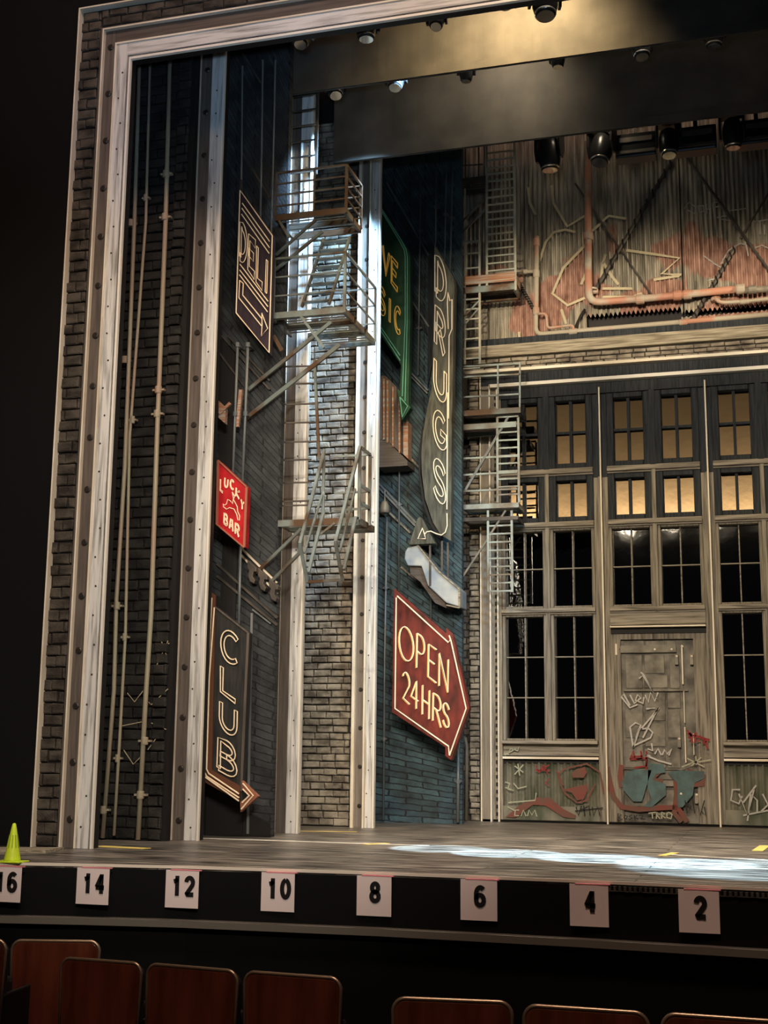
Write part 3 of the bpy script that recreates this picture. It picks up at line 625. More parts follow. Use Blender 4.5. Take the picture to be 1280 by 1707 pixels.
# ------------------------------------------------------------------ fire escape on the left
def PX(x, y, X):           # a pixel on the vertical plane at stage coordinate X
    d = CF*FPX + CR*(x-640) - CU*(y-853.5)
    return CAM + d*((X-CAM.x)/d.x)
fe = thing('fire_escape', 'large rusted fire escape with two balconies and hanging stair, right of deli sign', 'fire escape', (-3.9, 3.0, 3.0))
def balcony(x0, x1, y0, y1, zf, zr, nrails, posts, m_r, m_f, beams=(.0,.5,1.0)):
    XN = lambda yy: max(x0, -4.095) if yy > 3.15 else x0      # the platform is notched round the post behind it
    # floor frame
    mb = MB()
    for t in beams: yy = y0+(y1-y0)*t; mb.box(XN(yy), x1, yy-.012, yy+.012, zf-.035, zf+.02)
    mb.box(x1-.025, x1, y0, y1, zf-.03, zf+.02); mb.box(x0, x0+.025, y0, min(y1,3.15), zf-.03, zf+.02)
    f = ob('platform_frame', mb, m_f, fe)
    mb = MB(); n = int((y1-y0)/.06)
    for i in range(1, n): yy = y0+(y1-y0)*i/n; mb.box(XN(yy)+.02, x1-.02, yy-.006, yy+.006, zf-.004, zf+.004)
    ob('grating', mb, m_steel2, f)
    mb = MB(); r = .013
    zs = [zr-(zr-zf)*k/(nrails+1) if k else zr for k in range(nrails+1)]
    for k, z in enumerate(zs):
        mb.bar((x0,y0,z), (x1,y0,z), .018 if k == 0 else .013); mb.bar((x1,y0,z), (x1,y1,z), .018 if k == 0 else .013); mb.bar((x1,y1,z), (XN(y1),y1,z), .010)
    for px in posts: mb.bar((px,y0,zf), (px,y0,zr), .016)
    mb.bar((x1,y1,zf), (x1,y1,zr), .018); mb.bar((x1,y0,zf-.03), (x1,y0,zr), .022); mb.bar((XN(y1),y1,zf), (XN(y1),y1,zr), .014)
    ob('guard_rail', mb, m_r, fe)
XR = -3.548
balcony(-4.21, XR, 2.62, 3.06, 5.345, 5.763, 3, [-4.205, P(524,300,2.62).x], m_rsteel, m_rsteel)
balcony(-4.24, XR, 2.62, 3.54, 4.437, 4.955, 2, [-4.2], m_steel2, m_steel, (0,.33,.66,1))
XC0, YC0 = P(464,866,2.75).x, 2.75; XC1 = P(600,745,2.75).x
cz = P(600,866,2.75).z
mb = MB()
for yy in (2.75, 3.0, 3.2): mb.box(XC0, XC1+.0, yy-.012, yy+.012, cz-.035, cz+.02)
mb.box(XC1-.02, XC1, 2.75, 3.2, cz-.03, cz+.02); mb.box(XC0, XC0+.02, 2.75, 3.2, cz-.03, cz+.02); f = ob('platform_frame', mb, m_steel, fe)
mb = MB()
for i in range(1, 8): mb.box(XC0, XC1, 2.75+i*.056-.006, 2.75+i*.056+.006, cz-.004, cz+.004)
ob('grating', mb, m_steel2, f)
zt = P(600,745,2.75).z; XL = P(540,752,2.75).x
mb = MB()
for z in (zt, cz+.30, cz+.15):
    mb.bar((XC1,2.75,z), (XC1,3.05,z), .022); mb.bar((XC1,3.05,z), (XL,3.05,z), .018)
mb.bar((XC1,3.05,cz), (XC1,3.05,zt), .024); mb.bar((XC1,2.75,cz), (XC1,2.75,zt), .024); mb.bar((XL,2.75,cz), (XL,2.75,zt), .022)
ob('guard_rail', mb, m_steel2, fe)
# hanging stair with hand rails on planes X = XL and X = XC1
for X, L3 in ((XL, ([(540,752),(500,907),(512,970)], [(540,815),(507,922)], [(540,850),(514,955)])), (XC1, ([(600,745),(559,904),(571,967)], [(592,815),(566,921)], [(593,862),(573,950)]))):
    mb = MB()
    for k, s in enumerate(L3):
        pts = [PX(x, y, X) for x, y in s]
        for a, b in zip(pts, pts[1:]): mb.bar(a, b, .024 if k != 1 else .016)
    ob('stair_rail', mb, m_steel2, fe)
ba = PX(512,970,XL); bb = PX(571,967,XC1); bb.z = ba.z
mb = MB(); mb.bar(ba, bb, .022)
ob('stair_tread', mb, m_steel, fe)
# stair between the two balconies
a0, a1 = P(540,398,2.85), P(503,512,2.85); b0, b1 = P(583,395,2.85), P(548,508,2.85)
mb = MB(); mb.bar(a0, a1, .03, .02); mb.bar(b0, b1, .03, .02); ob('stringer', mb, m_steel2, fe)
for i in range(8):
    t = (i+.5)/8; a = a0.lerp(a1, t); b = b0.lerp(b1, t); mb = MB(); mb.box(a.x, b.x, 2.82, 2.88, a.z-.005, a.z+.005); ob('stair_tread', mb, m_steel2, fe)
# ladder running up out of sight, and ladder below the lower balcony
mb = MB(); ru = [P(481,y,3.1) for y in (290,20)]; rv = [P(527,y,3.1) for y in (290,20)]
ru[1].x = ru[0].x; rv[1].x = rv[0].x
mb.bar(ru[0], ru[1], .02); mb.bar(rv[0], rv[1], .02)
up = ob('ladder', mb, m_steeld, fe)
for i in range(9): z = ru[0].z+i*.155; mb = MB(); mb.bar((ru[0].x,3.1,z), (rv[0].x,3.1,z), .014); ob('rung', mb, m_steeld, up)
mb = MB(); u0, u1 = P(449,625,2.9), P(467,858,2.9); v0, v1 = P(524,600,2.9), P(532,765,2.9)
mb.bar(u0, u1, .035, .02); mb.bar(v0, v1, .022); lad = ob('ladder', mb, m_steel, fe)
mb = MB()
for y in (611,640,674,705,737,767,805,836,843):
    mb = MB(); a = P(469,y,2.9); b = P(519 if y > 760 else 529,y-1,2.9); a.x -= .03; mb.bar(a, b, .013); ob('rung', mb, m_steeld, lad)
for seg, w_ in (([(552,537),(414,650)], .032), ([(566,575),(411,697)], .036), ([(500,525),(540,580)], .022), ([(528,365),(460,425)], .022), ([(538,386),(459,450)], .024), ([(462,362),(482,396)], .02),
               ([(502,882),(427,955)], .026), ([(503,918),(449,973)], .026), ([(558,872),(535,890)], .018), ([(456,560),(470,585)], .03)):
    mb = MB(); a = P(*seg[0], 2.62); b = P(*seg[1], 2.62 if seg[1][0] > 460 else 2.70); mb.bar(a, b, w_, .02); ob('brace', mb, m_steel, fe)
mb = MB(); mb.slab([(364,668),(376,680),(375,706),(364,696)], 2.5, .05); mb.bar(P(366,690,2.5), P(384,672,2.5), .025); mb.bar(P(396,712,2.62), P(402,650,2.62), .03)
ob('wall_bracket', mb, m_rust, fe)

# ------------------------------------------------------------------ fire escape beside the drugs sign
f2 = thing('fire_escape', 'slim pale fire escape with ladders, between drugs sign and tall windows', 'fire escape', (-3.1, 5.75, 1.8))
YF = 5.72
def ladder2(xl, xr, y0, y1, ys, m=None, rail=True, name='ladder'):
    m = m or m_steel2; a0 = P(xl,y0,YF); a1 = P(xl,y1,YF); b0 = P(xr,y0,YF); b1 = P(xr,y1,YF); a1.x = a0.x; b1.x = b0.x
    mb = MB(); mb.bar(a0, a1, .024); mb.bar(b0, b1, .024)
    o = ob(name, mb, m, f2)
    for y in ys: z = P(xl,y,YF).z; mb = MB(); mb.bar((a0.x,YF,z), (b0.x,YF,z), .017); ob('rung', mb, m, o)
def platform2(xl, xr, y, h, rear, m):
    a = P(xl,y,YF); b = P(xr,y-3,YF); mb = MB(); z0 = P(xl,y+h,YF).z
    mb.box(a.x, b.x, YF-.02, YF+.01, z0, a.z); mb.box(a.x, b.x, YF+.30, YF+.33, z0, a.z); mb.box(a.x, a.x+.02, YF, YF+.33, z0, a.z); mb.box(b.x-.02, b.x, YF, YF+.33, z0, a.z)
    o = ob('platform_frame', mb, m, f2); mb = MB()
    for i in range(1, 6): mb.box(a.x, b.x, YF+i*.055-.01, YF+i*.055+.01, a.z-.02, a.z-.01)
    ob('grating', mb, m_steeld, o)
def barpx(segs, w_, m, name='guard_rail', Y=None):
    mb = MB()
    for s in segs:
        for a, b in zip(s, s[1:]): mb.bar(P(*a, Y or YF), P(*b, Y or YF), w_)
    return ob(name, mb, m, f2)
platform2(757, 810, 300, 6, 0, m_steeld)
barpx([[(758,298),(758,235)],[(766,298),(766,235)],[(775.5,298),(775.5,235)],[(797.7,297),(797.7,235)],[(807,297),(807,235)],[(758,277),(805,274)]], .012, m_steeld)
ladder2(812, 859.4, 484, 235, [303,291,281,268,256]+[317.7+12.25*i for i in range(12)], m_ladder)
platform2(767, 859, 463, 14, 0, m_rust); platform2(767, 858, 481, 10, 0, m_steel)
barpx([[(775,608),(775,315)]], .018, m_ladder, 'post')
ladder2(766, 800, 607, 404, [424.6,449]+[468+16.4*i for i in range(10)], m_ladder)
barpx([[(766,404),(800,402)]], .02, m_ladder, 'hoop')
barpx([[(760,398),(810,348)],[(764,376),(810,330)]], .02, m_steel, 'brace'); barpx([[(767,535),(800,500)],[(767,550),(800,512)]], .018, m_steel, 'brace')
barpx([[(764.5,611.7),(868,606)],[(765,629),(867,624)],[(765,662.5),(867,657)],[(765.8,611),(765.8,690)],[(830,608),(830,686)],[(866.5,604),(866.5,686)]], .018, m_steel2)
mb = MB(); mb.slab([(764,612),(767,612),(767,720),(764,720)], YF-.01, .34); ob('end_post', mb, m_steeld, f2)
platform2(764, 868, 686, 9, 0, m_steel); platform2(764, 861, 709, 9, 0, m_steel2)
barpx([[(847,696),(776,817)]], .026, m_pipeg, 'brace')
ladder2(829, 864, 696, 838, [696+12.9*i for i in range(11)])
barpx([[(772,764.5),(865,760)],[(772,792),(862,787)],[(772,819),(862,815)],[(864.5,760),(864.5,838)]], .02, m_steel2)
platform2(772, 865, 842, 8, 0, m_steel2); platform2(772, 864, 864, 6, 0, m_steeld)
barpx([[(843,851),(818,890)],[(812,900),(771,962)]], .020, m_pipe, 'brace')
ladder2(813.5, 852.9, 851, 987, [877+13.6*i for i in range(9)], m_steel2)

# ------------------------------------------------------------------ back wall
YW = 6.3
mb = MB(); mb.box(-4.8, 3, 6.435, 6.5, 0, 9); struct('wall_rear', mb, m_dark)
# upper corrugated sheets, two pieces with a torn zigzag gap between them
def corr(x0, x1, z0f, z1f, Y, period, amp, n=6):
    mb = MB(); N = int((x1-x0)/period*n); vs = []; fs = []
    for i in range(N+1):
        x = x0+(x1-x0)*i/N; y = Y+amp*math.cos(2*math.pi*i/n); ph = i/n % 1; za = z0f(x, ph); zb = z1f(x, ph)
        vs += [(x, y, za), (x, y, zb), (x, y+.006, za), (x, y+.006, zb)]
    for i in range(N):
        a = i*4; b = a+4; fs += [(a, b, b+1, a+1), (a+2, a+3, b+3, b+2), (a+1, b+1, b+3, a+3), (a, a+2, b+2, b)]
    return mb.add(vs, fs)
def corr_mat():
    m = mat('painted_corrugated_sheet', (.27,.235,.18), .6, bump=.2); nt = m.node_tree; b = nt.nodes['Principled BSDF']; L = nt.links.new
    g = nt.nodes.new('ShaderNodeNewGeometry'); sp = nt.nodes.new('ShaderNodeSeparateXYZ'); L(g.outputs['Position'], sp.inputs[0])
    def no(sc, st, d=5):
        mp = nt.nodes.new('ShaderNodeMapping'); mp.inputs['Scale'].default_value = st; mp.inputs['Location'].default_value = (3.1,0,1.7); L(g.outputs['Position'], mp.inputs[0])
        n = nt.nodes.new('ShaderNodeTexNoise'); n.inputs['Scale'].default_value = sc; n.inputs['Detail'].default_value = d; L(mp.outputs[0], n.inputs['Vector']); return n.outputs['Fac']
    def ramp(f, a, b_, c0, c1):
        r = nt.nodes.new('ShaderNodeValToRGB'); r.color_ramp.elements[0].position = a; r.color_ramp.elements[1].position = b_
        r.color_ramp.elements[0].color = (*c0,1); r.color_ramp.elements[1].color = (*c1,1); L(f, r.inputs[0]); return r.outputs[0]
    base = ramp(no(5, (7,1,.5)), .32, .66, (.13,.115,.09), (.46,.41,.32))
    red = ramp(no(7, (3,1,.8)), .3, .7, (.20,.10,.07), (.52,.32,.245))
    # spray paint clouds, present between the cornice and head height of the braces
    zr = nt.nodes.new('ShaderNodeMapRange'); zr.inputs[1].default_value = 6.0; zr.inputs[2].default_value = 6.75; zr.inputs[3].default_value = .11; zr.inputs[4].default_value = -.15; L(sp.outputs['Z'], zr.inputs['Value'])
    ad = nt.nodes.new('ShaderNodeMath'); ad.operation = 'ADD'; L(no(1.6, (1,1,1), 2), ad.inputs[0]); L(zr.outputs[0], ad.inputs[1])
    k = ramp(ad.outputs[0], .575, .60, (0,0,0), (1,1,1))
    mx = nt.nodes.new('ShaderNodeMix'); mx.data_type = 'RGBA'; L(k, mx.inputs[0]); L(base, mx.inputs[6]); L(red, mx.inputs[7]); L(mx.outputs[2], b.inputs['Base Color'])
    return m
m_corr = corr_mat()
tri = lambda ph: abs(ph-.5)*2
hx0, hx1 = P(978,520,YW).x, P(1136,540,YW).x
def gap_lo(x, ph):
    if hx0 < x < hx1: return 5.285+.03*tri(ph)
    if x >= hx1: return 5.345+.03*tri(ph)
    return 5.56
def gap_hi(x, ph):
    if hx0 < x < hx1: return 5.48-.035*tri(ph)
    if x >= hx1: return 5.435-.03*tri(ph)
    return 5.56
cs = thing('corrugated_wall', 'tall rusted corrugated metal sheeting above the cornice with painted graffiti', 'metal sheeting', (-1.5, YW, 5.3))
xs = P(1135,400,YW).x
ob('sheet', corr(-3.9, xs, gap_hi, lambda x, p: 8.4, YW-.02, .049, .017), m_corr, cs); ob('sheet', corr(xs+.012, 1.6, gap_hi, lambda x, p: 8.4, YW-.035, .049, .017), m_corr, cs)
ob('sheet', corr(-3.9, 1.6, lambda x, p: 5.22, gap_lo, YW-.02, .049, .017), m_corr, cs)
def scF(pts): return [(860+x/3.048, 230+y/3.048) for x, y in pts]
m_gy = mat('ochre_spray_paint', (.45,.38,.24), .6); m_gw = mat('pale_spray_paint', (.36,.34,.30), .6); m_hole = mat('black_hole_paint', (.008,.007,.007), .8)
def paint(parent, segs, w_, m, Y, name='graffiti', label=None):
    if w_ > .04:            # broad strokes are parts of their own
        for s in segs: mb = MB(); mb.ribbon([P(x, y, Y) for x, y in s], w_, (0,.003,0)); o = ob(name, mb, m, parent, label)
        return o
    mb = MB()
    for s in segs: mb.ribbon([P(x, y, Y) for x, y in s], w_, (0,.003,0))
    return ob(name, mb, m, parent, label)
YG2 = YW-.050
paint(cs, [scF(s) for s in ([(115,640),(150,530),(190,480),(250,465),(300,478)],[(355,540),(240,660),(185,790),(262,850),(350,812)],[(180,240),(190,330),(260,450),(350,395)],[(60,250),(70,330),(100,390)],[(330,745),(355,690)],[(430,740),(440,640),(455,590)],[(440,630),(485,700),(520,745)],[(440,765),(590,765)],[(440,808),(590,808),(640,790)],[(560,570),(700,590),(830,610),(740,690),(840,695)],[(230,870),(255,945)],[(380,480),(470,395),(560,410)],[(700,720),(830,700)],[(15,985),(20,1040)])], .03, m_gy, YG2, label='ochre sprayed outlines')
paint(cs, [scF(s) for s in ([(855,360),(880,325),(912,350),(908,385),(870,365)],[(905,378),(905,385)],[(925,345),(935,378),(955,372),(950,342),(925,345)],[(970,385),(965,335),(990,340),(985,360),(968,362)],[(1005,380),(1000,330),(1030,325)],[(1003,352),(1030,348)],[(1060,350),(1050,345),(1065,372),(1168,358)],[(1020,405),(1060,395),(1100,405),(1040,412),(1110,425),(1090,435)],[(1210,425),(1280,415)],[(1240,420),(1240,490)],[(1262,440),(1262,490)],[(955,600),(1010,640),(1045,660),(1030,710),(975,725)],[(1040,640),(1080,570),(1140,535),(1170,545),(1180,600)],[(1210,560),(1250,545),(1280,560)])], .014, m_gw, YG2, label='pale scrawled lettering')
mb = MB()
for sg in ([(262,1082),(282,1072)],[(268,1066),(277,1092)],[(280,1068),(256,1120)],[(212,1155),(224,1170),(238,1152)],[(247,1170),(252,1175),(280,1148)],[(203,1210),(238,1203)],[(252,1205),(277,1216)],[(206,1250),(222,1274),(234,1262)],[(246,1250),(262,1228)]):
    mb.ribbon([P(x, y, 1.925) for x, y in sg], .006, (0,.003,0))
ob('graffiti', mb, m_gy, ws, 'faint scratched chalk marks')
# diagonal rods and twisted braces
def scFp(x, y): return P(860+x/3.048, 230+y/3.048, YW-.09)
def brace(label, a, b, r, twist=False):
    A, B = scFp(*a), scFp(*b); t = thing('brace_rod', label, 'brace', A if A.z < B.z else B)
    mb = MB(); mb.tube([A.lerp(B, i/20)+Vector((0,0,.004*math.sin(i*2.1) if twist else 0)) for i in range(21)], r, 7); o = ob('rod', mb, m_steeld, t)
    if twist:
        mb = MB(); d = (B-A); n1 = d.cross(Vector((0,1,0))).normalized(); k = 90
        mb.tube([A.lerp(B, i/k)+(n1*math.cos(i*.9)+Vector((0,1,0))*math.sin(i*.9))*r*1.1 for i in range(k+1)], r*.5, 5); ob('wound_cable', mb, m_dark, t)
    return t
brace('thick twisted brace rising right from the pipe elbow on the corrugated wall', (400,775), (790,120), .022, True)
brace('thin brace crossing the thick twisted one, falling to the salmon pipe', (300,230), (690,800), .012)
brace('thick brace falling right from the hanging lights to the right edge', (860,90), (1290,680), .016)
brace('thick twisted brace leaning right behind the end of the salmon pipe', (880,950), (1110,560), .020, True)
brace('thin brace at right edge leaning up from the crossing', (1140,510), (1290,270), .012)
brace('short black brace left of the tall upright pipe', (10,730), (95,880), .016, True)
mb = MB(); pts = [scFp(*p) for p in ((300,965),(330,900),(350,870))]; mb.tube(pts, .014, 7); ob('brace_rod', mb, m_dark, None, 'short black torn brace end just left of the dark gap in the sheeting', 'brace', origin=pts[0])
# pipes on the corrugated wall
m_salmon = mat('salmon_pipe_paint', (.42,.20,.13), .5, col2=(.40,.34,.26), nscale=3, contrast=(.48,.6))
m_khaki = mat('khaki_pipe_paint', (.36,.31,.23), .5, col2=(.40,.20,.13), nscale=2, contrast=(.52,.6))
def wpipe(label, pts, r, m, couplings=(), Y=6.12):
    q = [P(860+x/3.048, 230+y/3.048, Y) for x, y in pts]
    t = thing('wall_pipe', label, 'pipe', q[0]); out = []
    for i, p in enumerate(q):      # round the elbows
        if 0 < i < len(q)-1:
            a, b = q[i-1], q[i+1]; ra = min(r*3, (a-p).length*.45); rb = min(r*3, (b-p).length*.45)
            A = p+(a-p).normalized()*ra; B = p+(b-p).normalized()*rb
            out += [(1-s)**2*A+2*s*(1-s)*p+s*s*B for s in (0,.25,.5,.75,1)]
        else: out.append(p)
    mb = MB(); mb.tube(out, r, 12); ob('pipe', mb, m, t, smooth=True)
    for x, y, hz in couplings:
        c = P(860+x/3.048, 230+y/3.048, Y); mb = MB(); mb.lathe([(r*1.15,-.045),(r*1.35,-.035),(r*1.35,.035),(r*1.15,.045)], c, (1,0,.02) if hz else (0,0,1), 14); ob('coupling', mb, m, t)
    return t
wpipe('thick upright pipe turning into the long salmon pipe on the corrugated wall', [(365,20),(367,700),(372,838),(700,812),(1150,765)], .040, m_salmon, [(367,500,0),(630,820,1),(820,800,1),(870,796,1),(1140,768,1)])
wpipe('long khaki pipe running right along the foot of the corrugated wall', [(105,500),(103,800),(100,1000),(500,965),(1290,897)], .028, m_khaki, [(103,690,0),(103,530,0),(102,880,0),(290,985,1),(850,938,1)], 6.14)
wpipe('short grey pipe at far right of the corrugated wall', [(1160,775),(1300,765)], .036, m_pipe, [(1200,770,1)])
wpipe('thin grey pipe below the short one at the right edge', [(1010,815),(1040,838),(1170,830),(1300,815)], .020, m_khaki, [(1160,832,1)])
wpipe('short salmon branch pipe beside the tall khaki upright', [(115,893),(155,893),(158,968),(290,950),(292,985)], .016, m_salmon, [])
wpipe('thin khaki pipe crossing behind the ladder to the tall upright', [(-150,690),(0,682),(95,678)], .020, m_khaki, [(40,680,1)], 6.16)
mb = MB(); c = scFp(390,780); mb.lathe([(.03,-.06),(.03,.06)], c, (1,0,0), 12); mb.lathe([(.055,0),(.055,.02)], c+Vector((0,-.04,.0)), (0,0,1), 16)
ob('pipe_valve', mb, m_salmon, None, 'small salmon valve joint on the elbow of the thick upright pipe', 'valve', origin=c)
mb = MB(); c = scFp(1015,812); mb.lathe([(.05,-.04),(.06,-.01),(.035,.03),(.015,.05)], c, (0,0,1), 14); ob('pipe_valve', mb, m_rust, None, 'small rusty valve cap hanging on the salmon pipe near its right end', 'valve', origin=c)
# cornice
X0, X1 = -3.35, 1.6
def cb(name, z0, z1, y0, m, x0=X0, x1=X1, parent=None): mb = MB(); mb.box(x0, x1, y0, 6.42, z0, z1); return ob(name, mb, m, parent)
cr = thing('cornice', 'tan stone and brick cornice band below the corrugated sheeting', 'cornice', (-1, 6.2, 4.7))
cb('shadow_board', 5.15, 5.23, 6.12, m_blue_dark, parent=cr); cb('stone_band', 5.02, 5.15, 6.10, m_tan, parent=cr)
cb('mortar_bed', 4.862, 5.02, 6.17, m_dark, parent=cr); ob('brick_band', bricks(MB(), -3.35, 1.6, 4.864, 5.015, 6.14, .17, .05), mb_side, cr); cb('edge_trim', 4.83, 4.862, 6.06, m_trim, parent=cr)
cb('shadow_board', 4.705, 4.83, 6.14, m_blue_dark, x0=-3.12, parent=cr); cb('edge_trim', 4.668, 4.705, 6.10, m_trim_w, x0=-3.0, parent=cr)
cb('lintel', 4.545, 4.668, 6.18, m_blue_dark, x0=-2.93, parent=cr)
# left side of the portal
sp_ = thing('portal_side', 'brick and timber side post left of the tall windows', 'post', (-3.1, 6.2, 0))
def vb(name, x0, x1, y0, m, z1=4.86, p=None, z0=.001): mb = MB(); mb.box(x0, x1, y0, 6.42, z0, z1); return ob(name, mb, m, p or sp_)
vb('brick_band', -3.36, -3.23, 6.26, brickmat('quoin_shadow_brick', (.12,.10,.08), (.07,.06,.05), (.008,.007,.006), .08, .075, msize=.01), 4.9); vb('mortar_bed', -3.23, -3.125, 6.17, m_dark, 4.85); ob('brick_band', bricks(MB(), -3.23, -3.128, .01, 4.84, 6.14, .19, .062), mb_side, sp_)
vb('recess', -3.125, -3.112, 6.2, m_dark); q = vb('timber_band', -3.112, -3.005, 6.16, mat('cracked_board', (.17,.14,.105), .6, col2=(.26,.22,.17), nscale=3, stretch=V), 4.83)
vb('edge_trim', -3.112, -3.098, 6.13, m_trim, 4.83); vb('edge_trim', -3.003, -2.988, 6.10, m_trim_w, 4.70)
q = vb('rivet_strip', -2.988, -2.925, 6.17, m_wood, 4.66); vb('edge_trim', -2.925, -2.910, 6.12, m_trim, 4.66); vb('frame_side', -2.910, -2.885, 6.18, m_wood, 4.545)
mb = MB(); mb.box(-2.955, -2.925, 6.155, 6.17, .06, .096); rv_ = ob('rivet_block', mb, m_dark, q)
for i in range(1, 60): c = rv_.copy(); C.objects.link(c); c.location = (0, 0, i*.076)
# window bays
m_glass = mat('dark_window_glass', (.22,.21,.19), .015, 1.0, bump=.12, bscale=2.6)
BAY = [(-2.885,-1.885),(-1.735,-.765),(-.635,.335),(.465,1.435)]
PIL = [(-1.885,-1.735),(-.765,-.635),(.335,.465),(1.435,1.6)]
for k, (a, b) in enumerate(PIL):
    t = thing('pilaster', ['timber pilaster with cream centre rib, left of the steel door', 'timber pilaster with cream centre rib, right of the steel door', 'timber pilaster beyond the right frame edge', 'last timber pilaster beyond the right frame edge'][k], 'pilaster', ((a+b)/2, 6.2, 0))
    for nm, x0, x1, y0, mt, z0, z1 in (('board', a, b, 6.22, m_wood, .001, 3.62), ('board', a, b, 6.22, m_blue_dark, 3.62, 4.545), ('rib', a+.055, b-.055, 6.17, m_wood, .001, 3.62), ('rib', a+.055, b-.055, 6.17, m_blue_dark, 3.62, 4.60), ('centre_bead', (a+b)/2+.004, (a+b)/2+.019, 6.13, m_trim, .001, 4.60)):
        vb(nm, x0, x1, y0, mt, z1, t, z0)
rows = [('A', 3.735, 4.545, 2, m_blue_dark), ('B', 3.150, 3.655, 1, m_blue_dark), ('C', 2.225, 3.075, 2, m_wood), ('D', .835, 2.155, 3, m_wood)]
wn = 0
rname = {'A': 'topmost dark framed window', 'B': 'short amber window just under the top row', 'C': 'black glazed window at mid height', 'D': 'tall black glazed window near the floor'}
cname = [['in the column nearest the fire escape', 'in the second column from the fire escape'], ['in the column above the left half of the door', 'in the column above the right half of the door'], ['in the column just right of the door bay', 'in the column at the right frame edge'], ['in the first column beyond the frame edge', 'in the last column beyond the frame edge']]
for bi, (bx0, bx1) in enumerate(BAY):
    mid = (bx0+bx1)/2
    for ci, (cx0, cx1) in enumerate(((bx0, mid-.022), (mid+.022, bx1))):
        for rk, z0, z1, nr, mt in rows:
            if bi == 1 and rk == 'D': continue
            wn += 1
            fw = .075 if rk in 'AB' else .035; fz = .055 if rk in 'AB' else .02
            t = thing('window_%d' % wn, rname[rk]+' '+cname[bi][ci], None, ((cx0+cx1)/2, 6.25, z0)); t['kind'] = 'structure'
            gx0, gx1, gz0, gz1 = cx0+fw, cx1-fw, z0+fz, z1-fz
            mb = MB(); y0 = 6.20
            mb.box(cx0, gx0, y0, 6.42, z0, z1); mb.box(gx1, cx1, y0, 6.42, z0, z1); mb.box(gx0, gx1, y0, 6.42, z0, gz0); mb.box(gx0, gx1, y0, 6.42, gz1, z1)
            ob('window_frame', mb, mt, t, bevel=.008)
            mw = .030 if rk in 'AB' else .012; gxm = (gx0+gx1)/2
            mb = MB(); mb.box(gxm-mw/2, gxm+mw/2, 6.24, 6.30, gz0, gz1)
            for i in range(1, nr): zz = gz0+(gz1-gz0)*i/nr; mb.box(gx0, gx1, 6.245, 6.295, zz-mw/2*.9, zz+mw/2*.9)
            ob('muntin', mb, mt if rk in 'AB' else m_woodh, t)
            mb = MB(); ti = random.uniform(-.006,.006)
            mb.add([(gx0-.01, 6.29, gz0-.01), (gx1+.01, 6.29+ti*.3, gz0-.01), (gx1+.01, 6.29+ti, gz1+.01), (gx0-.01, 6.29+ti*.6, gz1+.01), (gx0-.01, 6.31, gz0-.01), (gx1+.01, 6.31, gz0-.01), (gx1+.01, 6.31, gz1+.01), (gx0-.01, 6.31, gz1+.01)], [(0,1,2,3),(7,6,5,4),(0,4,5,1),(1,5,6,2),(2,6,7,3),(3,7,4,0)])
            ob('pane', mb, m_glass, t)
    # mullion and transoms of the bay
    t = thing('window_framing', ['mullion and transoms of the window bay nearest the fire escape', 'mullion and transoms of the window bay over the door', 'mullion and transoms of the window bay right of the door', 'mullion and transoms of the bay beyond the frame edge'][bi], 'window frame', (mid, 6.2, 2.2))
    zb = 2.16 if bi == 1 else .835
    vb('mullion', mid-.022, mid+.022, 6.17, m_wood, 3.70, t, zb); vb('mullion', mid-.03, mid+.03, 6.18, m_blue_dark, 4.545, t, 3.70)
    for z0, z1, y0 in ((3.655,3.735,6.16), (3.075,3.150,6.15), (2.155,2.225,6.15)):
        mb = MB(); mb.box(bx0, bx1, y0+.03, 6.42, z0, z1); mb.box(bx0, bx1, y0, 6.42, z0+.02, z1-.012); ob('transom', mb, m_woodh, t, bevel=.004)
    if bi != 1:
        mb = MB(); mb.box(bx0, bx1, 6.12, 6.42, .80, .835); ob('sill', mb, m_woodh, t, bevel=.004)
        t2 = thing('dado_panel', ['corrugated dado with red face graffiti under the windows left of the door', '', 'grey corrugated dado with pale scrawls right of the door', 'corrugated dado beyond the frame edge'][bi], 'wall panel', (mid, 6.25, .0))
        mb = MB(); mb.box(bx0, bx1, 6.22, 6.42, .68, .80); ob('board', mb, m_woodh, t2)
        mb = MB(); mb.box(bx0, bx1, 6.17, 6.42, .645, .668); ob('edge_trim', mb, m_trim, t2)
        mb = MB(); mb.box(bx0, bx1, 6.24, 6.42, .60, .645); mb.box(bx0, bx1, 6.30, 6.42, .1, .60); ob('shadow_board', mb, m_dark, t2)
        m_dado = mat('grey_green_corrugated', (.060,.070,.040), .6, col2=(.20,.185,.14), nscale=3, stretch=(2,2,.8)) if bi == 0 else m_dado
        ob('corrugated_sheet', corr(bx0, bx1, lambda x, p: .16, lambda x, p: .61, 6.25, .067, .014), m_dado, t2)
        mb = MB(); mb.box(bx0, bx1, 6.20, 6.42, .02, .165); ob('kick_board', mb, m_dado, t2)
        if bi == 0: dado0 = t2
        if bi == 2: dado2 = t2
